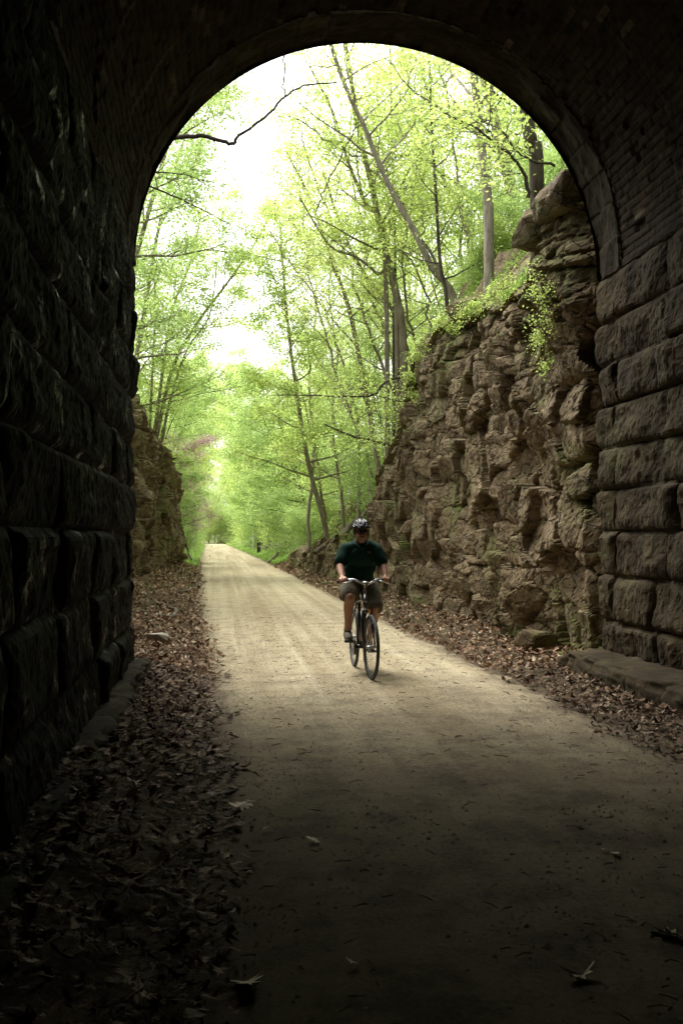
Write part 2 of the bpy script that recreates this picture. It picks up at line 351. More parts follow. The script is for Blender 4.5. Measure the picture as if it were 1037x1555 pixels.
def build_ground():
    Ys = np.concatenate([np.arange(-70, 2, 4.), np.arange(2, 10.6, .1), [10.6, 10.8], np.arange(11, 30, .25), np.arange(30, 60, .5), np.arange(60, 200, 2.), np.arange(200, 900, 25.)])
    rows = []
    far = np.concatenate([np.array([.02, .25, .5, .8, 1.1, 1.4, 1.7, 2.2, 2.8, 3.5, 4.5, 5.5, 7, 9, 12, 15, 19, 24, 30, 45, 80, 160, 400])])
    for Y in Ys:
        tl, tr, cl, cr, a, b = [float(f(Y)) for f in (trail_l, trail_r, cL, cR, eL, eR)]
        X = np.concatenate([(cl - a - far)[::-1], np.linspace(cl - a, cl, 7), np.linspace(cl, tl, 14)[1:], np.linspace(tl, tr, 9)[1:], np.linspace(tr, cr, 10)[1:], np.linspace(cr, cr + b, 7)[1:], cr + b + far])
        p, q = float(backL(Y)), float(backR(Y)); X = np.where(X < cl - 1e-6, X - p, np.where(X > cr + 1e-6, X + q, X))
        rows.append(X)
    X = np.array(rows); Y = np.repeat(Ys[:, None], X.shape[1], 1)
    Z = ground(X, Y) - .035
    V = np.stack([X, Y, Z], -1).reshape(-1, 3)
    tag(link('ground', np_mesh('ground', V, grid_faces(*X.shape), True), SOIL), kind='structure')
build_ground()

def build_trail():
    Ys = np.concatenate([np.arange(-60, 2, 3.), np.arange(2, 30, .12), np.arange(30, 80, .5), np.arange(80, 300, 3.)])
    S = np.linspace(-1, 1, 61)
    tl, tr = trail_l(Ys)[:, None], trail_r(Ys)[:, None]
    wl = .10 * fbm(Ys * 1.3, Ys * 0, 0, 4, 31)[:, None]; wr = .08 * fbm(Ys * 1.3, Ys * 0 + 7, 0, 4, 37)[:, None]
    c = (tl + tr) / 2; hw = (tr - tl) / 2
    X = c + S[None, :] * (hw + .12) + np.where(S < 0, -S[None] * wl, S[None] * wr)
    Y = np.repeat(Ys[:, None], len(S), 1)
    Z = ground(X, Y, False) + .006 * fbm(X * 1.3, Y * .8, 0, 3, 4) + .004 * fbm(X * 9, Y * 9, 0, 3, 44) - .03 * np.abs(S[None]) ** 12 + .004
    me = np_mesh('trail', np.stack([X, Y, Z], -1).reshape(-1, 3), grid_faces(*X.shape), True)
    uv = me.uv_layers.new(name='UVMap'); idx = np.zeros(len(me.loops), dtype=np.int32); me.loops.foreach_get('vertex_index', idx)
    U = np.stack([np.abs(np.repeat(S[None], len(Ys), 0)), Y], -1).reshape(-1, 2)[idx]
    uv.data.foreach_set('uv', U.astype(np.float32).ravel())
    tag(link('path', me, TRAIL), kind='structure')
build_trail()

# ------------------------------------------------------------------ cut rock faces
def sheet(name, path, zfun, disp, mat, step, zstep, parent=None, side=1, cap=None, kind=None, smooth=False, steps=None):
    """a face standing on a plan path; side=+1: outward is to the left of the walking direction"""
    P = np.array(path, float); seg = np.linalg.norm(np.diff(P, axis=0), axis=1); s = np.concatenate([[0], np.cumsum(seg)])
    if steps is None: S = np.arange(0, s[-1] + step * .5, step)
    else: S = steps(s)
    S = S[S <= s[-1]]
    X = np.interp(S, s, P[:, 0]); Y = np.interp(S, s, P[:, 1])
    k = 5
    dx = np.gradient(X, S); dy = np.gradient(Y, S)
    ker = np.ones(2 * k + 1) / (2 * k + 1)
    dx = np.convolve(np.pad(dx, k, 'edge'), ker, 'valid'); dy = np.convolve(np.pad(dy, k, 'edge'), ker, 'valid')
    n = np.sqrt(dx * dx + dy * dy) + 1e-9; nx, ny = -dy / n * side, dx / n * side
    z0, z1 = zfun(S, X, Y)
    nr = int(np.max(z1 - z0) / zstep) + 1
    T = np.linspace(0, 1, nr)
    Z = z0[None] + T[:, None] * (z1 - z0)[None]
    D, DZ = disp(np.repeat(S[None], nr, 0), Z, T[:, None] + 0 * Z, np.repeat(Y[None], nr, 0))
    XX = X[None] + nx[None] * D; YY = Y[None] + ny[None] * D; ZZ = Z + DZ
    if cap:
        for i, (back, up) in enumerate(cap):
            j = .25 * fbm(S * 1.5, S * 0 + i, 0, 3, 77)
            XX = np.vstack([XX, X - nx * (back + j * back)]); YY = np.vstack([YY, Y - ny * (back + j * back)]); ZZ = np.vstack([ZZ, (z1 + DZ[-1] + up)[None]])
    me = np_mesh(name, np.stack([XX, YY, ZZ], -1).reshape(-1, 3), grid_faces(*XX.shape, flip=(side > 0)), smooth)
    o = link(name, me, mat, parent)
    if kind: tag(o, kind=kind)
    return o

def rock_disp(seed, topamp=1.0, over=False, gain=1.0):
    def f(S, Z, T, Y):
        wx = .16 * fbm(S * .8, Z * .8, 0, 3, seed + 1) + .03 * fbm(S * 5, Z * 5, 0, 2, seed + 20); wz = .10 * fbm(S * .5, Z * .9, 3, 3, seed + 2) + .025 * fbm(S * 5, Z * 5, 4, 2, seed + 21)
        s, z = S + wx, Z + wz
        up = sstep((Z - 2.4) / 1.6)
        rot = s * .97 + z * .24; roz = z * .97 - s * .24
        d = .22 * fbm(S * .35, Z * .4, 0, 3, seed + 3) + .10 * fbm(S * 1.1, Z * 1.3, 0, 2, seed + 33)
        d = d + facet(s, z, 1.45, 1.15, .20, .22, .05, seed + 4, .03)
        d = d + facet(rot, roz, .66, .46, .15, .19, .07, seed + 5, .03)
        d = d + facet(s, z, .33, .21, .04, .06, .02, seed + 6, .05) * (.35 + .6 * up + .5 * fbm(S * .5, Z * .6, 2, 2, seed + 7))
        d = d + facet(rot, roz, .13, .09, .010, .018, .006, seed + 60, .07)
        zz = z + .08 * fbm(S * .5, Z * 0, 0, 3, seed + 8); L = zz / .42; li = np.floor(L); fr = L - li
        hard = h01(li, np.floor(S / 1.3 + h01(li, 0, 0, seed) * 3), 3, seed)
        d = d + (.12 * (hard - .5) - .06 * np.exp(-np.minimum(fr, 1 - fr) / .05)) * up * (h01(li, 9, 9, seed) > .3)
        d = d + .022 * fbm(S * 3.5, Z * 4, 0, 4, seed + 9) + .012 * fbm(S * 15, Z * 18, 0, 3, seed + 10)
        dz = topamp * T ** 4 * (.38 * fbm(S * .8, S * 0, 0, 4, seed + 13) + .12 * np.round(fbm(S * 1.7, S * 0, 5, 2, seed + 14) * 3) / 1.5)
        d = d * gain - .2 * T ** 12
        d = d - .16 * T + .10
        if over: d = d + .30 * sstep((Z - 3.7) / .7) * (1 - sstep((Y - 12.5) / .5))
        return d, dz
    return f
right_path = [(5.9, 10.86), (4.6, 10.9), (4.25, 11.2), (4.12, 13), (4.15, 16.5), (4.05, 19.5), (3.95, 22), (3.9, 25.3), (4.15, 26.4), (5.0, 27.2), (6.4, 27.6)]
left_path = [(-3.2, 10.86), (-2.0, 11.0), (-1.9, 12), (-2.35, 16), (-2.75, 24), (-2.45, 30), (-1.95, 38), (-1.76, 43.2), (-2.0, 44.4), (-3.2, 46), (-5, 47)]
def zr(S, X, Y):
    return np.full(S.shape, -.15), topR(np.maximum(Y, 10.85)) + .12
def zl(S, X, Y):
    return np.full(S.shape, .0), topL(np.maximum(Y, 10.85)) + .12
sheet('rock_face', right_path, zr, rock_disp(100, .6, True), ROCK, .028, .028, side=1, cap=[(.05, .02), (.35, .30), (.7, .75), (1.15, 1.3), (1.3, 1.0)], kind='structure')
low_path = [(4.6, 26.1), (3.9, 27.6), (3.6, 31), (3.4, 36), (3.3, 42), (3.45, 46), (4.2, 48)]
sheet('rock_face', low_path, lambda S, X, Y: (np.full(S.shape, -.1), ip(Y, (26, 1.7), (29, 1.25), (33, 1.35), (38, .85), (42, 1.0), (47, .5))), rock_disp(500, 1.0), ROCK, .045, .04, side=1, cap=[(.12, .04), (.3, .05), (.5, -.4)], kind='structure')
sheet('rock_face', left_path, zl, rock_disp(300, 1.0, False, 1.5), ROCK, .04, .035, side=-1, cap=[(.35, .03), (.7, -.02), (1.0, -.35)], kind='structure')

def boulder(name, loc, size, seed, mat=ROCK, rot=0, npts=16, label=None, group=None, cat='boulder', jag=1.0):
    rnd = random.Random(seed); bm = bmesh.new()
    for i in range(npts):
        v = Vector((rnd.gauss(0, 1), rnd.gauss(0, 1), rnd.gauss(0, 1))).normalized()
        m = max(abs(v.x), abs(v.y), abs(v.z)); v = v * (.45 + .55 / m) * rnd.uniform(.85, 1.05)
        bm.verts.new((v.x * size[0] * .5, v.y * size[1] * .5, v.z * size[2] * .5))
    bmesh.ops.convex_hull(bm, input=bm.verts)
    for v in [v for v in bm.verts if not v.link_faces]: bm.verts.remove(v)
    bmesh.ops.bevel(bm, geom=list(bm.edges), offset=min(size) * .06, segments=1, affect='EDGES', clamp_overlap=True)
    cuts = 3 if max(size) > .5 else 1
    bmesh.ops.triangulate(bm, faces=bm.faces)
    bmesh.ops.subdivide_edges(bm, edges=list(bm.edges), cuts=cuts, use_grid_fill=True)
    bmesh.ops.triangulate(bm, faces=bm.faces)
    co = np.array([v.co[:] for v in bm.verts]); bm.normal_update()
    mx = max(size)
    dd = .05 * mx * fbm(co[:, 0] * 4 / mx + seed, co[:, 1] * 4 / mx, co[:, 2] * 6 / mx, 4, seed) * jag
    for v, k in zip(bm.verts, dd): v.co += v.normal * float(k)
    me = bpy.data.meshes.new(name); bm.to_mesh(me); bm.free()
    o = link(name, me, mat); o.location = loc; o.rotation_euler = (0, 0, rot)
    tag(o, label, cat, group); return o
# big blocks standing out at the top of the right-hand cutting
for (px, py, Y, sz, sd, rot, lab) in [
    (868, 300, 11.35, (1.1, .9, .55), 3, .2, 'topmost overhanging sandstone block tucked under the arch at the cliff top'),
    (812, 350, 12.0, (.70, .8, .55), 8, .1, 'rounded dark sandstone boulder jutting left from the cliff top above the grass'),
    (880, 352, 11.5, (.85, .7, .50), 12, -.2, 'broad brown sandstone block between the jutting boulder and the tunnel stones'),
    (822, 405, 12.0, (.42, .6, .32), 21, .4, 'small sandstone block wedged under the jutting dark boulder'),
    (705, 470, 17.0, (.75, .9, .45), 33, .1, 'flat sandstone slab sticking out below the grassy bank')]:
    p = at(px, py, Y); boulder('boulder', p + Vector((.04, 0, 0)), sz, sd, rot=rot, npts=22, label=lab)

# ------------------------------------------------------------------ tunnel
XL, XR, RAD, SPR, YP = -.955, 4.29, 2.60, 4.42, 10.7
XC = 1.655
tun = tag(empty('railway_tunnel', (XC, YP, 0)), 'dark stone railway tunnel with a round brick arch framing the view', 'tunnel')
def child(o, par):
    o.parent = par; o.matrix_parent_inverse = Matrix.Translation(par.location).inverted(); return o
courses = [.0, .15, .60, 1.10, 1.58, 2.05, 2.50, 2.97, 3.43, 3.90, 4.42]
def ashlar(seed, bulge=.085):
    cb = np.array(courses)
    def f(S, Z, T, Y):
        ci = np.clip(np.searchsorted(cb, Z, side='right') - 1, 0, len(cb) - 2)
        z0 = cb[ci]; z1 = cb[ci + 1]; v = np.clip((Z - z0) / (z1 - z0) * 2 - 1 + .05 * fbm(S * 2, Z * 2, 0, 3, seed + 9), -1, 1)
        # distances measured back from the portal corner so that the quoins line up
        q = f.corner - S; qq = np.abs(q) + .04 * fbm(Z * 3, S * 2, 0, 2, seed)
        quoin = np.where(ci % 2 == 0, .36, .46)
        Lb = .95 + .55 * h01(ci, 0, 0, seed); t = (qq - quoin) / Lb
        bi = np.floor(t); u = np.where(qq < quoin, qq / quoin * 2 - 1, (t - bi) * 2 - 1); bi = np.where(qq < quoin, -5, bi)
        a = h01(ci, bi, 1, seed)
        ex = 7; prof = (1 - np.abs(u) ** 14) * (1 - np.clip(np.abs(v), 0, 1) ** ex)
        prof = np.clip(prof, 0, 1) ** .6
        lean = (h01(ci, bi, 2, seed) - .5) * v * .06 + (h01(ci, bi, 3, seed) - .5) * u * .06
        d = prof * (bulge * (.55 + .7 * a) + lean + (.075 if bulge > .07 else .05) * fbm(S * 2.8, Z * 3.2, ci * 3.1, 5, seed + 1))
        fl = fbm(S * 9, Z * 1.2, 0, 3, seed + 2); d = d + prof * (.022 if bulge > .07 else .010) * fl * (h01(ci, bi, 4, seed) > .35)
        d = d + .012 * fbm(S * 20, Z * 20, 0, 3, seed + 3) - .02 * np.exp(-(1 - np.abs(v)) / .04) * (ci < 9)
        return d, 0 * Z
    return f
wall_p = {}
for sgn, nm, mat, seed in ((-1, 'side_wall', WALL_WET_SHADE, 41), (1, 'side_wall', WALL_DRY, 57)):
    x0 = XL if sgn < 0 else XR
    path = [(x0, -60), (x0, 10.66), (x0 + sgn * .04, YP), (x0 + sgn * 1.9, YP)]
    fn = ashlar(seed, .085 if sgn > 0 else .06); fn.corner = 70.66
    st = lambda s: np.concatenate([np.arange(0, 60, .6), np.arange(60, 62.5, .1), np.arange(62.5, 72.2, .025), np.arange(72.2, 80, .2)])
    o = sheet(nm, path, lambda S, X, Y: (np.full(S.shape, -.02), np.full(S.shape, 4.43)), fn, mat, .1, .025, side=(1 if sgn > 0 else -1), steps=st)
    child(o, tun)
    # footing ledge
    Ys = np.concatenate([np.arange(-60, 2, 2.), np.arange(2, YP + .1, .03)])
    w_ = .50 if sgn > 0 else .24; hgt = .27 if sgn > 0 else .25
    prof = [(-.02, -.05), (0, .05), (.0, hgt * .55), (.02, hgt * .85), (.07, hgt * .98), (.14, hgt), (.25, hgt + .01), (w_ + .12, hgt + .015)]
    prof = np.array(prof); tt = np.linspace(0, len(prof) - 1, 40); px_ = np.interp(tt, range(len(prof)), prof[:, 0]); pz_ = np.interp(tt, range(len(prof)), prof[:, 1])
    YY = np.repeat(Ys[:, None], 40, 1)
    blk = (YP - YY) / .85; bb = np.floor(blk); uu = np.abs((blk - bb) * 2 - 1)
    n1 = .07 * fbm(YY * 2.2, px_[None] * 6, bb, 3, 190 + seed) + .045 * fbm(YY * 3, px_[None] * 9 + pz_[None] * 9, bb, 4, 91 + seed) - .05 * np.exp(-(1 - uu) / .05)
    wgt = np.clip(1 - px_ / .3, .25, 1)[None]
    XX = x0 - sgn * w_ + sgn * (px_[None] - n1 * wgt) ; ZZ = pz_[None] + n1 * .35
    endt = np.clip((YY - (YP - .06)) / .06, 0, 1); ZZ = ZZ - endt * .06
    # closing rows turned down at the portal end
    XX = np.vstack([XX, XX[-1:] + sgn * .02]); YY = np.vstack([YY, YY[-1:] + .02]); ZZ = np.vstack([ZZ, np.minimum(ZZ[-1:], .0)])
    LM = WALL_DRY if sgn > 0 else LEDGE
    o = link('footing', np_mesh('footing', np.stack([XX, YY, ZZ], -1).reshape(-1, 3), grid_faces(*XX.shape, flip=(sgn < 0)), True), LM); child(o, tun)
# brick vault
RL = .62
def vault(y0, y1, ny, nth, rfun, name, mat, uvs=True):
    th = np.linspace(0, math.pi, nth); Ys = np.linspace(y0, y1, ny) if not isinstance(ny, np.ndarray) else ny
    TH = np.repeat(th[None], len(Ys), 0); YY = np.repeat(Ys[:, None], nth, 1)
    r = rfun(TH, YY)
    V = np.stack([XC - r * np.cos(TH), YY, SPR + r * np.sin(TH)], -1).reshape(-1, 3)
    me = np_mesh(name, V, grid_faces(len(Ys), nth, True), True)
    if uvs:
        uv = me.uv_layers.new(name='UVMap'); idx = np.zeros(len(me.loops), dtype=np.int32); me.loops.foreach_get('vertex_index', idx)
        uv.data.foreach_set('uv', np.stack([YY, TH * RAD], -1).reshape(-1, 2)[idx].astype(np.float32).ravel())
    return child(link(name, me, mat), tun)
def brick_r(th, y):
    arc = th * RAD; r_ = arc / .085 + .12 * fbm(th * 4, y * .8, 0, 2, 61); ri = np.floor(r_); fr = r_ - ri
    q = y / .25 + .5 * (ri % 2) + .06 * h01(ri, 3, 3, 62); qi = np.floor(q); fq = q - qi
    e = np.minimum(np.minimum(fr, 1 - fr) * .085, np.minimum(fq, 1 - fq) * .25)
    joint = np.clip(1 - e / .014, 0, 1); a_ = h01(ri, qi, 1, 63)
    gone = (h01(ri, qi, 2, 63) < .012 + .07 * (fbm(th * 2, y * .7, 0, 3, 64) > .25)) * .035
    return RAD + .02 - .05 * np.exp(-np.minimum(th, math.pi - th) * 12) + .03 * fbm(th * 3, y * .9, 0, 4, 5) + .018 * joint + .016 * (a_ - .5) + gone + .006 * fbm(th * 40, y * 16, 0, 2, 6)
Yv = np.concatenate([np.arange(-60, 3, 1.5), np.arange(3, 5.5, .06), np.arange(5.5, YP - RL, .024), [YP - RL + .02]])
vault(0, 0, Yv, 620, brick_r, 'brick_vault', BRICK)
def ring_r(th, y):
    nb = 23; t = th / math.pi * nb; bi = np.floor(t); u = np.abs((t - bi) * 2 - 1)
    yy = (YP - y); row = np.floor(yy / .31 + h01(bi, 0, 0, 3) * .6); 
    a = h01(bi, row, 1, 8)
    return RAD + .035 * (a - .5) + .022 * np.exp(-(1 - u) / .03) * (h01(bi, row, 2, 8) > .3) + .05 * fbm(th * 6, y * 4, 0, 4, 15) + .01 * fbm(th * 40, y * 14, 0, 2, 16)
Yr = np.concatenate([np.arange(YP - RL, YP, .02), [YP]])
vault(0, 0, Yr, 700, ring_r, 'arch_ring', RING, False)
def facade():
    nth = 60; th = np.linspace(0, math.pi, nth); rows = []
    base = np.stack([XC - (RAD - .03) * np.cos(th), SPR + (RAD - .03) * np.sin(th)], -1)
    ux, uz = -np.cos(th), np.sin(th)
    tx = 11 / np.maximum(np.abs(ux), 1e-6); tz = 5.0 / np.maximum(uz, 1e-6); t = np.minimum(tx, tz)
    outer = np.stack([XC + ux * t, SPR + uz * t], -1)
    m = 8; V = []
    for k in range(m):
        q = base * (1 - k / (m - 1)) + outer * (k / (m - 1)); V.append(np.stack([q[:, 0], np.full(nth, YP + .003 * k), q[:, 1]], -1))
    V = np.array(V).reshape(-1, 3)
    child(link('portal_front', np_mesh('portal_front', V, grid_faces(m, nth), False), WALL_DRY), tun)
    for sgn in (-1, 1):
        xa, xb = (XL - 1.8, XC - 11) if sgn < 0 else (XR + 1.8, XC + 11)
        V = [(xa, YP + .01, -.1), (xb, YP + .01, -.1), (xb, YP + .01, SPR + .02), (xa, YP + .01, SPR + .02)]
        child(link('wing_wall', np_mesh('wing_wall', V, [(0, 1, 2, 3)]), WALL_DRY), tun)
facade()
def hill_over():
    X = np.linspace(-90, 95, 60); Y = np.concatenate([[YP + .05, YP - .2], np.arange(YP - 1, -70, -4)])
    XX, YY = np.meshgrid(X, Y); ZZ = 9.0 + .35 * np.clip(YP - YY, 0, 40) + .6 * fbm(XX * .1, YY * .1, 0, 3, 3) + .05 * np.abs(XX - XC)
    ZZ[0] -= 1.0
    tag(link('hill', np_mesh('hill', np.stack([XX, YY, ZZ], -1).reshape(-1, 3), grid_faces(*XX.shape, True), True), SOIL), kind='structure')
hill_over()
# ------------------------------------------------------------------ trees
class Tree:
    def __init__(s, seed): s.rnd = random.Random(seed); s.V = []; s.F = []; s.C = []; s.seed = seed
    def tube(s, pts, rads, sides=5):
        n = len(pts); base = len(s.V); up = Vector((.31, .17, .93))
        for i, p in enumerate(pts):
            d = (pts[min(i + 1, n - 1)] - pts[max(i - 1, 0)])
            if d.length < 1e-6: d = Vector((0, 0, 1))
            d.normalize(); a = d.cross(up)
            if a.length < .1: a = d.cross(Vector((1, 0, 0)))
            a.normalize(); b = d.cross(a)
            for k in range(sides):
                t = 2 * math.pi * k / sides
                s.V.append(p + (a * math.cos(t) + b * math.sin(t)) * rads[i])
        for i in range(n - 1):
            for k in range(sides):
                k2 = (k + 1) % sides
                s.F.append((base + i * sides + k, base + i * sides + k2, base + (i + 1) * sides + k2, base + (i + 1) * sides + k))
    def smooth(s, pts, n=4, wob=0):
        P = [Vector(p) for p in pts]; out = []
        Q = [P[0] * 2 - P[1]] + P + [P[-1] * 2 - P[-2]]
        for i in range(1, len(Q) - 2):
            for k in range(n):
                t = k / n; a, b, c, d = Q[i - 1], Q[i], Q[i + 1], Q[i + 2]
                out.append(.5 * ((2 * b) + (c - a) * t + (2 * a - 5 * b + 4 * c - d) * t * t + (3 * b - a - 3 * c + d) * t ** 3))
        out.append(P[-1])
        if wob:
            for q in out[1:-1]: q += Vector((s.rnd.gauss(0, wob), s.rnd.gauss(0, wob), s.rnd.gauss(0, wob)))
        return out
    def branch(s, p, d, L, r, lvl, trop=.08, flat=.5, kids=6, dens=1.0, start=.25):
        rnd = s.rnd; n = 6 if lvl == 0 else 4
        pts = [p.copy()]; dd = d.normalized(); step = L / n
        for i in range(n):
            dd = (dd + Vector((rnd.gauss(0, .16), rnd.gauss(0, .16), rnd.gauss(0, .10) + trop))).normalized()
            pts.append(pts[-1] + dd * step)
        rads = [r * (1 - .8 * i / n) for i in range(n + 1)]
        s.tube(pts, rads, 5 if lvl == 0 else 3)
        if lvl >= 2 or kids == 0:
            for i in range(1, n + 1): s.C.append((pts[i], dens)); 
            return
        for k in range(kids):
            t = start + (1 - start) * (k + rnd.random()) / kids
            i = min(int(t * n), n - 1); q = pts[i].lerp(pts[i + 1], t * n - i)
            par = (pts[i + 1] - pts[i]).normalized()
            side = Vector((rnd.gauss(0, 1), rnd.gauss(0, 1), rnd.gauss(0, 1) * flat)); side -= par * side.dot(par)
            if side.length < .05: continue
            nd = (par * .65 + side.normalized() * .85).normalized(); nd.z *= .75
            s.branch(q, nd, L * (1 - .55 * t) * rnd.uniform(.35, .6), max(r * .5 * (1 - .4 * t), .0055), lvl + 1, trop * .6, flat, max(3, int(kids * .6)), dens, .2)
        s.C.append((pts[-1], dens))
    def stem(s, pts, r0, r1, limbs, t0=.35, llen=3.0, up=.45, sides=8, kids=6, dens=1.0, bias=None, lastlen=.5, wob=.0, trop=.06):
        P = s.smooth(pts, 5, wob); n = len(P) - 1
        rads = [r0 + (r1 - r0) * (i / n) ** .85 for i in range(n + 1)]; rads[0] *= 1.35
        s.tube(P, rads, sides); rnd = s.rnd; ga = rnd.random() * 6
        for k in range(limbs):
            t = t0 + (1 - t0) * (k + rnd.random() * .8) / limbs; f = t * n; i = min(int(f), n - 1); q = P[i].lerp(P[i + 1], f - i)
            ga += 2.4 + rnd.gauss(0, .4); d = Vector((math.cos(ga), math.sin(ga), up * rnd.uniform(.3, 1.6) + .25 * t))
            if bias is not None: d += Vector(bias) * rnd.random()
            L = llen * (1 - (1 - lastlen) * (t - t0) / (1 - t0)) * rnd.uniform(.65, 1.2)
            s.branch(q, d, L, min(rads[i] * .5, .008 + L * .012), 0, trop, .45, kids, dens)
        s.C.append((P[-1], dens)); return P
    def leaves(s, per=9, size=.075, spread=(.22, .22, .07), minz=None):
        rs = np.random.RandomState(s.seed + 5)
        C = np.array([c[0][:] for c in s.C]); W = np.array([c[1] for c in s.C])
        if minz is not None: k = C[:, 2] > minz; C, W = C[k], W[k]
        cnt = rs.poisson(per * W); P = np.repeat(C, cnt, 0); N = len(P)
        # each cluster is a tilted flat spray
        tilt = np.repeat(rs.normal(0, .45, (len(C), 2)), cnt, 0)
        off = rs.normal(0, 1, (N, 3)) * np.array(spread); off[:, 2] += off[:, 0] * tilt[:, 0] + off[:, 1] * tilt[:, 1]
        P = P + off
        a = rs.uniform(0, 6.283, N); nz = rs.normal(0, .55, N); sz = size * rs.uniform(.55, 1.25, N)
        D = np.stack([np.cos(a), np.sin(a), nz - .25], -1); D /= np.linalg.norm(D, axis=1)[:, None]
        U = np.stack([rs.normal(0, .5, N), rs.normal(0, .5, N), np.ones(N)], -1)
        S = np.cross(D, U); S /= np.linalg.norm(S, axis=1)[:, None]; Nn = np.cross(S, D)
        L = sz[:, None]
        v0 = P; v1 = P + D * L * .45 + S * L * .36 + Nn * L * .1; v2 = P + D * L; v3 = P + D * L * .45 - S * L * .36 + Nn * L * .1
        V = np.stack([v0, v1, v2, v3], 1).reshape(-1, 3)
        return V, np.arange(N * 4).reshape(-1, 4)
    def build(s, name, bark, leaf, loc=(0, 0, 0), label=None, cat='tree', group=None, crown='crown', trunk='trunk', **lk):
        root = tag(empty(name, loc), label, cat, group); off = Vector(loc)
        V = np.array([v[:] for v in s.V]) - np.array(off[:])
        link(trunk, np_mesh(trunk, V, s.F, True), bark, root)
        if leaf is not None:
            V, F = s.leaves(**lk); link(crown, np_mesh(crown, V - np.array(off[:]), F), leaf, root)
        return root
def copy_tree(o, loc, rz, sc, label=None, group=None):
    c = o.copy(); COL.objects.link(c); c.location = loc; c.rotation_euler = (0, 0, rz); c.scale = (sc, sc, sc * .5 + .5 * sc)
    if label: c['label'] = label
    if group: c['group'] = group
    for ch in list(o.children):
        d = ch.copy(); COL.objects.link(d); d.parent = c
    return c
def pxs(Y, *pp):
    if isinstance(Y, (int, float)): Y = [Y] * len(pp)
    return [at(x, y, yy) for (x, y), yy in zip(pp, Y)]
def down(pts):   # root the first guide point in the ground
    p = pts[0]; g = gz(p.x, p.y) - .15
    if p.z > g + .05: pts = [Vector((p.x + (p.x - pts[1].x) * .15, p.y, g))] + pts
    else: pts[0] = Vector((p.x, p.y, g))
    return pts

# hero trees, each following the trunk the photograph shows
def hero(name, stems, seed, label, bark=BARK, leaf=LEAF_A, per=8, size=.085, group=None, **kw):
    t = Tree(seed); loc = None
    for st in stems:
        size_ = None; pts = down(st[0]) if not kw.get('noroot') else list(st[0]); loc = loc or pts[0].copy()
        k = dict(kw); k.pop('noroot', 0); k.update(st[3] if len(st) > 3 else {})
        t.stem(pts, st[1], st[2], **k)
    yn = loc.y
    if yn < 21: size, per = size * .68, per * 1.1
    elif loc.x > 2 and seed != 6: per = per * .72
    return t.build(name, bark, leaf, loc, label, 'tree', group, per=per, size=size)
hero('slender_tree', [(pxs(17, (742, 380), (740, 300), (728, 200), (718, 100), (708, -20), (700, -200)), .105, .05)], 1,
     'straight pale grey tree trunk rising from the grassy bank left of the jutting boulder', BARK_P, limbs=9, t0=.45, llen=2.4, kids=5, per=7)
hero('big_tree', [(pxs(14.6, (815, 290), (806, 220), (797, 160), (783, 60), (770, -80)), .125, .08)], 2,
     'thick dark tree trunk directly above the topmost cliff block under the arch', BARK_D, limbs=6, t0=.5, llen=2.0, kids=4, per=6)
hero('big_tree', [(pxs(22, (786, 350), (765, 240), (745, 160), (722, 60), (700, -60)), .16, .09)], 3,
     'pale thick trunk standing behind and between the two straight trunks at upper right', BARK_P, limbs=7, t0=.35, llen=2.6, kids=5, per=7)
hero('leaning_tree', [(pxs(24, (612, 540), (602, 450), (582, 370), (566, 290), (548, 210), (528, 90), (505, -80)), .13, .04),
                      (pxs(24, (584, 385), (555, 310), (530, 250), (505, 170), (470, 100)), .07, .025, dict(limbs=6, t0=.3)),
                      (pxs(24, (600, 450), (572, 415), (540, 390), (500, 372), (455, 300)), .06, .02, dict(limbs=6, t0=.3))], 4,
     'forked grey tree leaning left above the cliff edge, its trunk splitting in three', BARK, limbs=12, t0=.4, llen=2.6, kids=5, per=7)
hero('leaning_tree', [(pxs(20, (700, 500), (655, 405), (628, 350), (600, 300), (572, 240), (552, 190), (528, 140), (500, 60), (470, -60)), .088, .035)], 5,
     'smooth tan tree leaning steeply left across the forked tree', BARK_P, limbs=9, t0=.5, llen=2.4, kids=5, per=6)
hero('slender_tree', [(pxs(36, (494, 800), (472, 720), (454, 620), (438, 500), (430, 410), (424, 320)), .12, .035)], 6,
     'tall straight tree beside the path, its trunk rising alone left of the leaning trees', BARK, LEAF_A, limbs=28, t0=.3, llen=3.0, kids=6, per=10, size=.10, up=.1)
hero('leaning_tree', [(pxs(30, (575, 720), (556, 600), (530, 470), (505, 400), (470, 300), (440, 240)), .11, .03)], 7,
     'thin curved trunk leaning left behind the cliff end, left of the forked tree', BARK, limbs=14, t0=.3, llen=2.6, per=8)
hero('leaning_tree', [(pxs(27, (640, 620), (600, 480), (556, 420), (520, 350), (490, 260)), .09, .025)], 8,
     'crooked thin tree bending left just under the forked tree', BARK, LEAF_Y, limbs=12, t0=.3, llen=2.4, per=6)
hero('slender_tree', [(pxs(19, (680, 500), (668, 400), (662, 300), (655, 180), (650, 40)), .05, .02)], 9,
     'very thin upright sapling trunk between the tan leaning tree and the grassy bank', BARK_D, limbs=10, t0=.3, llen=1.6, kids=4, per=7)
hero('slender_tree', [(pxs(26, (598, 500), (600, 400), (596, 250), (592, 60)), .06, .02)], 10,
     'thin upright dark trunk crossing in front of the forked tree', BARK_D, limbs=12, t0=.2, llen=1.8, kids=4, per=6)
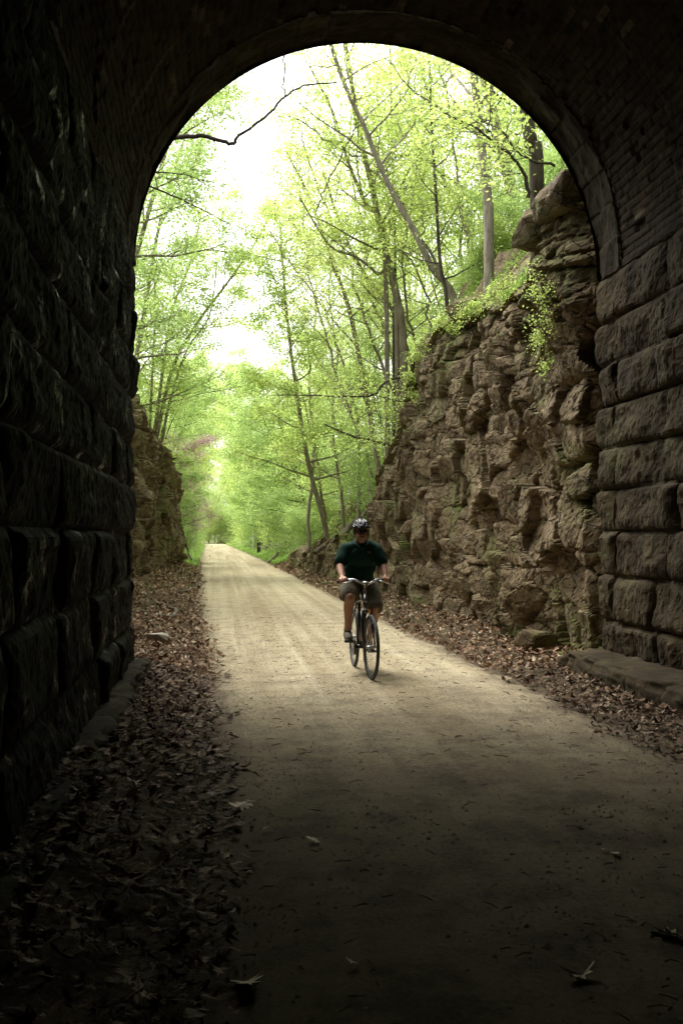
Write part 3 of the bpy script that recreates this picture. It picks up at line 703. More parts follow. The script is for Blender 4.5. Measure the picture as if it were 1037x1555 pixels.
for k, (Y, r, pp, lf) in enumerate([(28, .06, ((600, 620), (566, 520), (540, 430), (500, 330), (474, 260), (450, 180)), LEAF_Y), (32, .07, ((560, 700), (520, 600), (500, 520), (470, 420), (462, 330), (470, 230)), LEAF_Y),
        (25, .05, ((640, 560), (618, 470), (612, 380), (630, 280), (640, 180), (636, 60)), LEAF_A), (23, .055, ((690, 470), (650, 380), (600, 300), (560, 250), (500, 215), (450, 180)), LEAF_A), (30, .075, ((610, 640), (590, 520), (560, 440), (550, 340), (530, 240), (540, 120)), LEAF_Y),
        (21, .045, ((720, 420), (700, 320), (690, 220), (672, 110), (660, 0)), LEAF_A), (27, .07, ((720, 400), (690, 300), (640, 220), (620, 130), (610, 0)), LEAF_Y), (34, .07, ((545, 730), (540, 620), (510, 520), (480, 450), (440, 400), (410, 350)), LEAF_A),
        (26, .05, ((700, 440), (705, 330), (760, 200), (765, 100), (770, 0)), LEAF_Y), (38, .08, ((520, 760), (505, 650), (512, 540), (500, 430), (520, 320)), LEAF_Y), (24, .04, ((655, 520), (640, 430), (600, 360), (585, 280), (590, 180)), LEAF_A), (40, .09, ((470, 780), (478, 680), (470, 590), (480, 480), (476, 400)), LEAF_A)]):
    hero('slender_tree', [(pxs(Y, *pp), r, r * .25)], 200 + k, ['thin bare trunk leaning out toward the bright gap at centre', 'long thin curved stem rising left of the forked tree, beyond the cliff end', 'thin grey stem bending right above the forked tree base', 'low thin stem sweeping far left under the bright gap', 'wavy thin trunk just behind the forked tree',
         'straight slim stem left of the pale straight trunk', 'slim pale stem leaning left through the upper right canopy', 'thin stem leaning left above the far bank', 'thin stem leaning right behind the pale straight trunk', 'upright grey stem between the tall straight tree and the forked tree', 'short leaning stem at the cliff edge in front of the tan leaning tree', 'upright thin stem just left of the tall straight tree'][k],
         [BARK, BARK_P][k % 2], lf, limbs=20, t0=.25, llen=2.4, kids=6, per=3.5, size=.085, up=.5, wob=.03)
# left side
hero('multi_stem_tree', [(pxs(38, (232, 690), (238, 665), (262, 560), (300, 490), (345, 430), (390, 365), (420, 300)), .10, .02),
                         (pxs(38, (230, 685), (236, 650), (248, 560), (262, 470), (292, 390), (310, 300)), .09, .02),
                         (pxs(38, (234, 690), (246, 670), (258, 610), (285, 530), (318, 480), (330, 400)), .075, .02),
                         (pxs(38.4, (228, 690), (228, 650), (232, 560), (236, 450), (225, 340)), .08, .02)], 11,
     'clump of four thin tan stems fanning right from the top of the left cliff', BARK, LEAF_A, limbs=12, t0=.3, llen=3.2, kids=6, per=12, up=.1, noroot=True)
t = Tree(12)
t.stem(down(pxs(14.5, (60, 330), (70, 200), (90, 60))), .16, .06, 10, .3, 2.2)
for pp, r in [((14.5, (130, 250), (210, 214), (262, 209), (305, 207), (338, 214), (356, 218), (362, 207), (400, 180), (430, 150), (462, 130), (512, 125)), .042),
              ((15.5, (130, 230), (225, 282), (270, 300), (310, 320), (352, 343)), .02), ((16, (120, 220), (200, 255), (250, 262), (290, 268), (330, 290)), .018)]:
    P = t.smooth([Vector(p) for p in pxs(pp[0], *pp[1:])], 4, .006); n = len(P) - 1
    t.tube(P, [r * (1 - .75 * i / n) for i in range(n + 1)], 7)
    for k in range(6): 
        q = P[int(n * (.35 + .1 * k))]; t.branch(q, Vector((t.rnd.gauss(.3, .6), t.rnd.gauss(0, .6), t.rnd.gauss(0, .5))), t.rnd.uniform(.4, .8), .008, 2, 0, dens=.35)
t.build('overhanging_tree', BARK_D, LEAF_B, pxs(14.5, (60, 330))[0] * 1, 'tree hidden behind the tunnel wall, its bare elbow-shaped bough crossing the sky at upper left', 'tree', None, per=6, size=.06)
for sd, Y, pp, lab in [(13, 22, ((150, 500), (190, 350), (240, 220), (300, 60)), 'leafy tree at upper left whose sprays hang beneath the elbow-shaped bough'),
                       (14, 26, ((150, 620), (180, 480), (215, 360), (260, 200), (285, 90)), 'tree on the left cliff with layered green sprays beside the tunnel edge'),
                       (15, 36, ((190, 640), (215, 500), (245, 330), (290, 180)), 'tall green tree behind the clump of four stems on the left cliff')]:
    hero('leafy_tree', [(pxs(Y, *pp), .12, .04)], sd, lab, BARK, LEAF_B, limbs=24, t0=.2, llen=3.2 * (Y / 30) ** .5, kids=7, per=6.5, size=.08, up=.08)
# dark boughs reaching out from the right bank
def bough(seed, Y, paths, label, per=7, leaf=LEAF_A):
    t = Tree(seed)
    for pp, r in paths:
        P = t.smooth(pxs(Y, *pp), 4, .012); n = len(P) - 1; t.tube(P, [r * (1 - .7 * i / n) for i in range(n + 1)], 6)
        for k in range(9):
            q = P[min(n, int(n * (.25 + .085 * k)))]; t.branch(q, Vector((t.rnd.gauss(-.5, .6), t.rnd.gauss(0, .6), t.rnd.gauss(.0, .35))), t.rnd.uniform(.5, 1.0), .009, 1, 0, .3, 3, .9)
    loc = pxs(Y, paths[0][0][0])[0]
    t.build('leaning_sapling', BARK_D, leaf, loc, label, 'sapling', None, per=per, size=.07)
bough(21, 21.6, [(((640, 575), (622, 572), (590, 578), (566, 600), (540, 602), (480, 600), (415, 600)), .035), (((566, 600), (572, 625), (592, 668)), .015), (((640, 612), (600, 608), (566, 600)), .02)],
      'dark forked bough growing out left from the cliff edge at mid height')
bough(22, 24, [(((650, 700), (600, 680), (570, 670), (530, 660), (492, 644)), .055)], 'stout broken bough reaching left just above the cliff end')
bough(23, 13.6, [(((801, 300), (797, 270), (780, 240), (748, 215), (715, 190), (670, 170)), .03), (((748, 215), (742, 190), (748, 170)), .012)], 'dark sapling arching left from the boulder top under the two straight trunks', per=5)
bough(24, 14.2, [(((842, 252), (815, 246), (785, 232), (765, 205), (752, 185)), .022)], 'short dark sapling arching left across the thick dark trunk', per=5)
bough(25, 26, [(((735, 300), (700, 285), (640, 240), (600, 235), (560, 215)), .05), (((720, 330), (680, 290), (640, 245)), .04)], 'dark crooked bough stretching left behind the straight pale trunk', per=6)
# hanging vines
for i, (Y, pp, lab) in enumerate([(15, ((548, 190), (536, 200), (520, 232), (500, 270), (488, 300), (481, 322)), 'thin hanging vine slanting through the bright gap in the centre'),
                                  (13, ((431, 60), (430, 90), (432, 120), (431, 150)), 'short bare vine hanging straight down from the arch onto the bough')]):
    t = Tree(30 + i); P = t.smooth(pxs(Y, *pp), 5, .012); t.tube(P, [.011] * len(P), 5)
    V = np.array([v[:] for v in t.V]); c = V[0].copy()
    tag(link('hanging_vine', np_mesh('hanging_vine', V - c, t.F, True), BARK_D, None, c), lab, 'vine')

# prototypes for the wood behind
def proto(seed, H, r, limbs, t0, llen, lean, kids, per, size, bark, leaf, up, name='forest_tree', stems=1, aim=None):
    t = Tree(seed)
    for k in range(stems):
        a = t.rnd.random() * 6.28 if aim is None else aim + t.rnd.gauss(0, .25); l = lean * t.rnd.uniform(.6, 1.3)
        pts = [Vector((0, 0, -.3)), Vector((math.cos(a) * l * .15, math.sin(a) * l * .15, H * .3)), Vector((math.cos(a) * l * .5, math.sin(a) * l * .5, H * .65)), Vector((math.cos(a) * l, math.sin(a) * l, H))]
        t.stem(pts, r, r * .2, limbs, t0, llen, up, 7, kids, wob=.03)
    return t.build(name, bark, leaf, (0, 0, 0), 'tree', 'tree', None, per=per, size=size)
PR = [proto(101, 16, .13, 24, .3, 3.4, 2.4, 6, 2.8, .10, BARK, LEAF_A, .4), proto(102, 14, .09, 26, .3, 3.0, 3.6, 6, 2.2, .10, BARK_D, LEAF_Y, .5),
      proto(103, 12, .09, 22, .2, 3.4, 2.6, 6, 5.5, .10, BARK, LEAF_B, .1, stems=1), proto(104, 9, .06, 16, .15, 2.6, 2.4, 6, 5.5, .09, BARK, LEAF_A, .1, stems=2),
      proto(105, 17, .15, 20, .4, 3.6, 1.4, 6, 2.2, .11, BARK_P, LEAF_Y, .5), proto(106, 7, .04, 16, .1, 2.2, 1.2, 6, 8, .08, BARK, LEAF_B, .1, stems=2)]
ARCH = [proto(121, 12, .10, 24, .2, 3.6, 4.5, 6, 8, .12, BARK, LEAF_A, .05, 'arching_tree', 1, 0.), proto(122, 9, .07, 18, .15, 3.2, 3.6, 6, 8, .11, BARK_D, LEAF_B, .05, 'arching_tree', 2, 0.)]
SH = [proto(111, 2.2, .025, 12, .05, 1.1, .6, 5, 4, .07, BARK, LEAF_A, .3, 'shrub', 3), proto(112, 1.5, .02, 10, .05, .9, .7, 5, 4, .06, BARK, LEAF_B, .2, 'shrub', 3)]
RB = proto(113, 5.5, .06, 12, .2, 2.0, 1.4, 6, 8, .07, BARK_D, BLOSSOM, .3, 'redbud_tree', 2)
used = {}
def put(p, x, y, sc=1, rz=None, label=None, group=None, cat='tree', rnd=random.Random(77)):
    rz = rnd.random() * 6.28 if rz is None else rz; loc = (x, y, gz(x, y) - .05)
    if id(p) not in used:
        used[id(p)] = 1; p.location = loc; p.rotation_euler = (0, 0, rz); p.scale = (sc,) * 3; p['label'] = label; p['category'] = cat
        if group: p['group'] = group
        return p
    c = copy_tree(p, loc, rz, sc, label, group); c['category'] = cat; return c
rnd = random.Random(5)
ORD = ['nearest', 'second', 'third', 'fourth', 'fifth', 'sixth', 'seventh', 'eighth', 'ninth', 'tenth', 'eleventh', 'twelfth', 'thirteenth', 'fourteenth', 'fifteenth', 'sixteenth', 'seventeenth', 'eighteenth', 'nineteenth', 'twentieth'] + ['%d%s' % (k, {1: 'st', 2: 'nd', 3: 'rd'}.get(k % 10, 'th')) for k in range(21, 60)]
LBL = {('R', 0): 'on the right hillside above the cliff', ('R', 1): 'on the right bank beyond the cliff', ('R', 2): 'on the right of the distant path',
       ('L', 0): 'on top of the left cliff', ('L', 1): 'along the left side past the left cliff', ('L', 2): 'on the left of the distant path'}
LOOK = ['tall grey-brown tree', 'thin dark tree with pale leaves', 'spreading green tree', 'two-stemmed leafy tree', 'tall pale-barked tree', 'low two-stemmed sapling']
CNT = {}
def nth(key):
    CNT[key] = CNT.get(key, 0) + 1; return ORD[CNT[key] - 1]
def plant(side, zone, x, y, pi, sc):
    wh = LBL[(side, zone)]; put(PR[pi], x, y, sc, None, LOOK[pi] + ', ' + nth((side, zone, pi)) + ' such ' + wh, 'trees ' + wh)
# right hillside
for y, d, pi, sc in [(15.5, 3.5, 1, .8), (18, 5, 4, .9), (20, 2.5, 3, .8), (22, 6, 0, .9), (24, 2.0, 5, 1), (26, 4.5, 1, 1), (28, 8, 4, 1), (29, 1.8, 3, .9), (31, 4.5, 0, 1), (17, 8, 0, 1), (23, 10, 4, 1.1), (34, 9, 1, 1)]:
    plant('R', 0, float(cR(y) + backR(y) + eR(y)) + d, y, pi, sc)
for y, d, pi, sc in [(33, .8, 5, 1), (36, 2.5, 3, 1), (39, 1.2, 2, .9), (42, 4, 0, 1), (44, .8, 5, 1.1), (47, 2.2, 2, 1), (50, 5, 4, 1), (52, 1, 3, 1), (56, 2.5, 2, 1.1), (60, .7, 5, 1.2), (63, 4, 0, 1), (67, 1.2, 3, 1.2), (72, 2.5, 2, 1.1), (76, .8, 3, 1.1), (80, 4.5, 1, 1.1), (37, 7, 4, 1), (46, 8, 1, 1.1), (58, 8, 4, 1)]:
    plant('R', 1, float(cR(y) + eR(y)) + d - .6, y, pi, sc)
for y, d, pi, sc in [(86, .5, 3, 1.2), (92, 2, 2, 1.2), (100, .5, 2, 1.1), (104, 4, 0, 1.2), (112, 1, 3, 1.3), (120, 2.5, 2, 1.3), (130, 0, 2, 1.3), (140, 3, 0, 1.3), (150, 0, 3, 1.5), (165, 2, 2, 1.5), (180, 3, 0, 1.4), (200, 2, 2, 1.6)]:
    plant('R', 2, float(cR(y) + eR(y)) + d - .8, y, pi, sc)
for y, d, pi, sc in [(19, 3, 2, .9), (24, 5, 0, .9), (30, 2.5, 3, 1), (33, 4, 2, 1), (38, 1.8, 3, 1), (41, 4.5, 0, 1), (28, 7, 4, 1), (35, 8, 1, 1)]:
    plant('L', 0, float(cL(y) - backL(y) - eL(y)) - d, y, pi, sc)
for y, d, pi, sc in [(45, 1.0, 3, 1), (49, .8, 2, .9), (53, 3, 0, 1), (55, .3, 3, 1), (60, 1.6, 2, 1), (64, .3, 5, 1.2), (68, 3, 0, 1), (73, .6, 2, 1.1), (80, 2, 3, 1.3), (57, 6, 4, 1), (70, 7, 1, 1)]:
    plant('L', 1, float(cL(y) - eL(y)) - d + .6, y, pi, sc)
for y, d, pi, sc in [(88, .3, 2, 1.1), (96, 2, 0, 1.1), (104, .3, 3, 1.3), (114, 1.5, 2, 1.3), (124, 0, 3, 1.4), (136, 2, 0, 1.3), (150, .5, 2, 1.4), (165, 1, 2, 1.5)]:
    plant('L', 2, float(cL(y) - eL(y)) - d + .8, y, pi, sc)
for x, y, pi, sc in [(-4, 190, 2, 1.5), (-1, 198, 3, 1.6), (2.5, 192, 2, 1.5), (0, 215, 0, 1.4), (-7, 205, 2, 1.6), (5, 210, 4, 1.4), (-12, 200, 0, 1.5), (9, 220, 2, 1.7), (-9, 225, 4, 1.5), (3, 230, 2, 1.7)]:
    put(PR[pi], x, y, sc, None, LOOK[pi] + ', ' + nth(('E', pi)) + ' such closing the view at the path end', 'trees at the end of the path')
for y, sc in [(47, .9), (55, 1.0), (64, 1.1), (74, 1.1), (86, 1.2), (100, 1.3), (118, 1.4), (140, 1.6)]:
    put(ARCH[int(y) % 2], float(cL(y)) - 1.0, y, sc, rnd.gauss(0, .3), nth('AL') + ' tree arching over the far path from its left side', 'trees arching over the far path')
for y, sc in [(42, .8), (51, 1.0), (59, 1.1), (69, 1.1), (80, 1.2), (93, 1.3), (108, 1.3), (128, 1.5), (150, 1.6)]:
    put(ARCH[int(y) % 2], float(cR(y)) + 1.2, y, sc, math.pi + rnd.gauss(0, .3), nth('AR') + ' tree arching over the far path from its right bank', 'trees arching over the far path')
for x, y, pi, sc in [(-2, 172, 3, 1.5), (0, 180, 5, 2), (-4.5, 184, 2, 1.3), (2, 176, 2, 1.2), (-6, 176, 3, 1.5), (4.5, 186, 3, 1.6), (-8, 188, 2, 1.5), (-2.5, 206, 0, 1.6), (6, 200, 0, 1.5), (-15, 195, 2, 1.6), (12, 205, 3, 1.9), (-20, 215, 0, 1.6), (16, 215, 2, 1.8), (-26, 220, 2, 1.8), (22, 225, 0, 1.8)]:
    put(PR[pi], x, y, sc, None, LOOK[pi] + ', ' + nth(('E', pi)) + ' such closing the view at the path end', 'trees at the end of the path')
for k in range(26):
    x = rnd.uniform(-14, 8); y = rnd.uniform(166, 190); put(SH[k % 2], x, y, rnd.uniform(2.2, 3.6), None, 'shrub, ' + nth('ES') + ' of the low green mass where the path ends', 'shrubs closing the view at the path end', 'shrub')
for k in range(34):
    sd = -1 if k % 2 else 1; y = 50 + 3.1 * k + rnd.uniform(-1, 1); e_ = float(trail_r(y)) if sd > 0 else float(trail_l(y))
    put(SH[rnd.randrange(2)], e_ + sd * (rnd.uniform(1.4, 2.8) + (2.6 if 62 < y < 100 else 0)), y, rnd.uniform(1.3, 2.3), None, 'leafy verge shrub, ' + nth(('V', sd)) + (' right' if sd > 0 else ' left') + ' of the far path', 'shrubs crowding the verges of the far path', 'shrub')
put(RB, -2.6, 48, 1.05, None, 'redbud tree with faint pink blossom left of the path, half hidden in green', None)
put(RB, -3.6, 84, 1.3, None, 'farther redbud tree with faint pink blossom above the distant path', None)
# shrubs on banks
for side, ys in (('R', [13.2, 14.6, 16, 17.6, 19, 20.4, 22, 23.6, 25, 26.6, 28, 29.4, 31, 33, 35, 38, 41, 44, 48, 52, 57, 63, 70, 78, 88, 98, 110, 125, 140, 155, 170]), ('L', [26, 29, 32, 35, 38, 41, 44, 47, 50, 55, 62, 70, 80, 92, 105, 120, 140, 160])):
    for y in ys:
        k = rnd.random()
        if side == 'R': x = float(cR(y) + backR(y) + eR(y)) + (rnd.uniform(.1, 1.4) if y < 30 else rnd.uniform(.2, 1.8) if y < 44 else rnd.uniform(-1.2, .6))
        else: x = float(cL(y) - backL(y) - eL(y)) - (rnd.uniform(.2, 1.2) if y < 44 else rnd.uniform(-1.2, .4))
        zone = ('growing along the right cliff edge', 'growing low on the right bank beyond the cliff') if side == 'R' else ('growing on top of the left cliff', 'growing low along the left side past the cliff')
        z = zone[0] if y < (30 if side == 'R' else 46) else zone[1]
        put(SH[rnd.randrange(2)], x, y, rnd.uniform(.55, .9) if y < 30 else rnd.uniform(.9, 1.5), None, 'bright green shrub, ' + nth(z) + ' of the shrubs ' + z, 'shrubs ' + z, 'shrub')
for k in range(22):
    y = rnd.uniform(12.4, 22); x = float(cR(y)) + rnd.uniform(.9, 3.4)
    o = put(SH[k % 2], x, y, rnd.uniform(.22, .45), None, 'tiny leafy shrub, ' + nth('GS') + ' of those in the grass on the right cliff top', 'tiny shrubs in the cliff-top grass', 'shrub'); o.location.z = float(surf(np.array([x]), np.array([y]))[0])
# small leafy plant rooted in the cliff by the tunnel stones
for n_, (sd, Y, pts_, sz_, lab) in enumerate([(61, 11.7, ((868, 500), (850, 480), (885, 470), (870, 440), (895, 420), (845, 455)), 1, 'airy bright green plant growing out of the cliff face beside the tunnel stones'),
        (62, 12.4, ((830, 520), (845, 560)), .6, 'small green plant in a crack of the cliff below the airy one'), (63, 18.6, ((648, 528), (640, 545)), 1, 'green tuft hanging at the far upper corner of the right cliff'),
        (64, 15.4, ((715, 478), (730, 470)), .9, 'leafy plant hanging over the cliff edge below the grassy bank'), (65, 16.4, ((690, 500), (672, 492)), .8, 'leafy plant under the flat slab at the cliff edge'),
        (66, 20.3, ((628, 575), (632, 600)), .9, 'green plant low on the far corner of the right cliff'), (67, 13.6, ((775, 440), (760, 455)), .8, 'leafy plant trailing from the grass just left of the jutting boulder')]):
    t = Tree(sd)
    for (x, y) in pts_:
        p = at(x, y, Y)
        for k in range(5): t.branch(p + Vector((-.08, 0, 0)), Vector((t.rnd.gauss(-.25, .5), t.rnd.gauss(-.6, .3), t.rnd.gauss(.3, .45))), t.rnd.uniform(.3, .6) * sz_ * (.9 if n_ == 0 else .42), .006, 1, .02, .4, 4, 1)
    t.build('cliff_plant', BARK, LEAF_A, at(*pts_[0], Y), lab, 'plant', None, per=6 if n_ == 0 else 4, size=.036, crown='leaves', trunk='stems', spread=(.07, .07, .04))

# ------------------------------------------------------------------ grass
def grass(name, XY, h, label, blades=9, seed=1, mat=GRASS_M, cat='grass', width=.012):
    rs = np.random.RandomState(seed); XY = np.array(XY); N = len(XY)
    X = np.repeat(XY[:, 0], blades) + rs.normal(0, .05, N * blades); Y = np.repeat(XY[:, 1], blades) + rs.normal(0, .05, N * blades)
    H = h * np.repeat(rs.uniform(.5, 1.2, N), blades) * rs.uniform(.5, 1.2, N * blades)
    Z = surf(X, Y) - .05; a = rs.uniform(0, 6.28, N * blades); ln = rs.uniform(.15, .9, N * blades)
    dx, dy = np.cos(a), np.sin(a); w_ = width * rs.uniform(.6, 1.4, N * blades)
    b = np.stack([X, Y, Z], -1); s_ = np.stack([-dy * w_, dx * w_, 0 * w_], -1); m = b + np.stack([dx * H * ln * .35, dy * H * ln * .35, H * .65], -1); t_ = b + np.stack([dx * H * ln, dy * H * ln, H * (1 - .3 * ln)], -1)
    V = np.stack([b - s_, b + s_, m + s_ * .8, m - s_ * .8, t_ + s_ * .15, t_ - s_ * .15], 1).reshape(-1, 3)
    i = np.arange(N * blades)[:, None] * 6; F = np.concatenate([i + np.array([[0, 1, 2, 3]]), i + np.array([[3, 2, 4, 5]])])
    tag(link(name, np_mesh(name, V, F), mat), label, cat, kind='stuff')
rs = np.random.RandomState(3)
def scat(n, y0, y1, fx, pw=1.0):
    out = []
    Y = y0 + (y1 - y0) * rs.uniform(0, 1, n) ** pw
    for y in Y: out.append((fx(float(y)), float(y)))
    return out
grass('grass', scat(4200, 11.6, 23, lambda y: float(cR(y)) + .2 + 4.2 * rs.uniform(0, 1) ** 1.5), .22, 'bright grass on the bank above the right cliff', 11, 4)
grass('grass', scat(2600, 50, 170, lambda y: float(trail_r(y)) + abs(rs.normal(0, .5)) + .1, 1.3), .24, 'grass verge on the right of the far path', 8, 5, width=.025)
grass('grass', scat(2200, 48, 170, lambda y: float(trail_l(y)) - abs(rs.normal(0, .5)) - .1, 1.3), .24, 'grass verge on the left of the far path', 8, 6, width=.025)
grass('grass', scat(700, 27, 50, lambda y: float(cR(y)) + rs.uniform(-.1, 2.2)), .22, 'grass tufts on the right bank past the cliff', 9, 7, width=.016)
grass('grass', scat(160, 53, 54.5, lambda y: rs.uniform(float(trail_l(y)), float(trail_r(y)))), .04, 'thin worn strip of weeds across the path', 5, 8, width=.02)
fl = Tree(71)
for (x, y, Y) in ((645, 548, 19), (655, 540, 18.6), (702, 476, 16.8), (790, 385, 13.2), (800, 382, 13.1), (740, 432, 15), (724, 446, 15.6)):
    p = at(x, y, Y); p.x = float(cR(p.y)) + .3 + .2 * fl.rnd.random(); p.z = float(surf(np.array([p.x]), np.array([p.y]))[0]) + .14
    for k in range(4): fl.C.append((p + Vector((fl.rnd.gauss(0, .08), fl.rnd.gauss(0, .08), fl.rnd.gauss(.03, .03))), 1))
V, F = fl.leaves(6, .035, (.04, .04, .02)); tag(link('wildflowers', np_mesh('wildflowers', V, F), simple('pale_blue_petal', (.42, .44, .62), (.5, .5, .6))), 'tiny pale blue wildflowers in the grass at the cliff top', 'wildflowers', kind='stuff')

# ------------------------------------------------------------------ fallen leaves
def oak_outline(n=6, seed=0):
    r_ = random.Random(seed); P = [(-.0, -.62), (-.03, -.3)]
    lob = [(-.20, -.22), (-.10, -.08), (-.36, .02), (-.13, .12), (-.34, .30), (-.10, .30), (-.14, .52), (0, .6)]
    L = [(x * r_.uniform(.85, 1.15), y) for x, y in lob]; P += L
    P += [(-x * r_.uniform(.85, 1.15), y) for x, y in reversed(L[:-1])] + [(.03, -.3)]
    return np.array(P)
OUT = np.array([oak_outline(6, k) for k in range(10)])
for k in range(10):
    if k % 3 == 1: OUT[k][:, 0] = OUT[k][:, 0] * .55 + np.sign(OUT[k][:, 0]) * .10     # simple pointed leaves
    if k % 4 == 2: OUT[k][:, 1] = np.minimum(OUT[k][:, 1], .22 + .1 * OUT[k][:, 0])      # torn tips
    if k % 5 == 3: OUT[k][:, 0] = np.maximum(OUT[k][:, 0], -.06)                         # half leaves
def litter(name, XYZ, size, label, seed, lift=.03, kind='stuff', tiltv=.5, mat=LITTER, curl=1.0):
    rs = np.random.RandomState(seed); N = len(XYZ); oi = rs.randint(0, 10, N) if kind else np.zeros(N, int); O = OUT[oi]; k = O.shape[1]
    a = rs.uniform(0, 6.28, N); sz = size * rs.uniform(.35, 1.25, N)
    asp = rs.uniform(.75, 1.25, N)
    lx = O[:, :, 0] * asp[:, None]; ly = O[:, :, 1].copy()
    c1 = rs.normal(0, .7, N)[:, None] * curl; c2 = rs.normal(.3, .6, N)[:, None] * curl; c3 = rs.normal(0, .5, N)[:, None] * curl
    lz = c1 * lx ** 2 * 1.6 + c2 * ly ** 2 * .8 + c3 * lx * ly + .12 * np.sin(ly * 9 + a[:, None]) * np.abs(lx)
    lx = np.concatenate([lx, np.zeros((N, 1))], 1); ly = np.concatenate([ly, np.full((N, 1), .1)], 1); lz = np.concatenate([lz, np.full((N, 1), .0) + .01 * c2], 1)
    Lc = np.stack([lx, ly, lz], -1) * sz[:, None, None]
    n = np.stack([rs.normal(0, tiltv, N), rs.normal(0, tiltv, N), np.ones(N)], -1); n /= np.linalg.norm(n, axis=1)[:, None]
    u = np.stack([np.cos(a), np.sin(a), 0 * a], -1); u -= n * np.sum(u * n, 1)[:, None]; u /= np.linalg.norm(u, axis=1)[:, None]; v = np.cross(n, u)
    W = Lc[..., 0:1] * u[:, None] + Lc[..., 1:2] * v[:, None] + Lc[..., 2:3] * n[:, None]
    P = np.array(XYZ, float); W = W + P[:, None]
    W[..., 2] += rs.uniform(.3, 1, N)[:, None] * lift
    V = W.reshape(-1, 3); b = np.arange(N)[:, None] * (k + 1)
    tri = np.array([[i, (i + 1) % k, k] for i in range(k)])
    F = (b[:, :, None] + tri[None]).reshape(-1, 3)
    o = link(name, np_mesh(name, V, F), mat)
    if kind: tag(o, label, 'fallen leaves', kind=kind)
    return o
def lit_pts(n, y0, y1, side, pw=1.0, inner=0.0, outer=None, sigma=None, seed=0):
    rs = np.random.RandomState(seed); Y = y0 + (y1 - y0) * rs.uniform(0, 1, n) ** pw
    e = trail_l(Y) if side < 0 else trail_r(Y); c = cL(Y) if side < 0 else cR(Y)
    c = np.where(Y < 10.7, np.where(Y > 6.2, XL + .27, XL + .05) if side < 0 else XR - .55, c)
    t = rs.uniform(0, 1, n) ** 1.1; e = np.where(Y < 10.7, e + side * .07, e); X = c + (e - c) * t + np.where(t > .6, np.abs(rs.normal(0, .12, n)) * -side * (t - .6) * 2.0, 0) + side * .12 * fbm(Y * 1.5, Y * 0, 0, 3, seed) * t
    return np.stack([X, Y, ground(X, Y)], -1)
P1 = lit_pts(3400, 2.6, 11, -1, 1.0, seed=1); P1[:, 2] += .10 * np.clip((trail_l(P1[:, 1]) - P1[:, 0] - .25) / .6, 0, 1)
litter('leaf_litter', P1, .09, 'dry brown oak leaves piled along the foot of the wet left tunnel wall', 1, .05, tiltv=.3, curl=.7, mat=LITTER_SHADE)
litter('leaf_litter', lit_pts(8500, 10.8, 27, -1, 1.2, seed=2), .085, 'dry brown oak leaves on the ground before the left cliff', 2, .07)
litter('leaf_litter', lit_pts(5000, 27, 60, -1, 1.2, seed=3), .12, 'fallen leaves left of the path farther out', 3, .07)
litter('leaf_litter', lit_pts(1700, 4.5, 11, 1, 1.0, seed=4), .085, 'dry oak leaves along the right tunnel footing', 4, .05, mat=LITTER_SHADE, tiltv=.35)
litter('leaf_litter', lit_pts(6500, 10.8, 30, 1, 1.2, seed=5), .08, 'dry brown oak leaves along the foot of the right cliff', 5, .06)
litter('leaf_litter', lit_pts(3000, 30, 52, 1, 1.0, seed=6), .11, 'fallen leaves on the right bank past the cliff', 6, .06)
rs = np.random.RandomState(9)
Y = rs.uniform(26.5, 50, 9000); X = cR(Y) + rs.uniform(0, 3.2, 9000)
litter('leaf_litter', np.stack([X, Y, ground(X, Y)], -1), .11, 'fallen leaves scattered on the steep right bank', 7, .05)
# single leaves lying on the path
DL = simple('pale_dry_leaf', (.5, .42, .30), (.4, .31, .2), 30)
for i, (px, py, s_, lab) in enumerate([(404, 1262, .10, 'pale dry oak leaf alone on the dark path just below the leaf pile edge'), (385, 1222, .13, 'pale dry oak leaf farthest out from the leaf pile onto the path'),
                                       (370, 1226, .12, 'pale dry leaf at the edge of the leaf pile touching the path'), (478, 1282, .085, 'curled dry leaf lying alone near the middle of the dark path'),
                                       (915, 1296, .09, 'twisted dry leaf on the right half of the path'), (934, 1302, .08, 'small dry leaf touching the twisted leaf on the right of the path'),
                                       (880, 1490, .10, 'crumpled brown leaf standing up on the path at bottom right'), (1018, 1425, .09, 'dry leaf at the right edge of the picture on the path'),
                                       (375, 1500, .15, 'large pale dry leaf at the lower left edge of the path'), (535, 1472, .07, 'tiny dry leaf near the bottom centre of the path')]):
    Yd = 1500 * 1.55 / (py - 812) * 1.0; p = at(px, py, Yd)
    for _ in range(3):
        Yd = Yd * (1.55 - gz(p.x, p.y)) / (1.55 - p.z) if abs(1.55 - p.z) > .01 else Yd; p = at(px, py, Yd)
    o = litter('fallen_leaf', [(0, 0, .0)], s_ * 1.25, None, 40 + i, .015, None, .2 if i != 6 else 1.0, DL, .6 if i != 6 else 1.3)
    o.location = (p.x, p.y, gz(p.x, p.y) + .012); tag(o, lab, 'leaf', 'single leaves lying on the path')
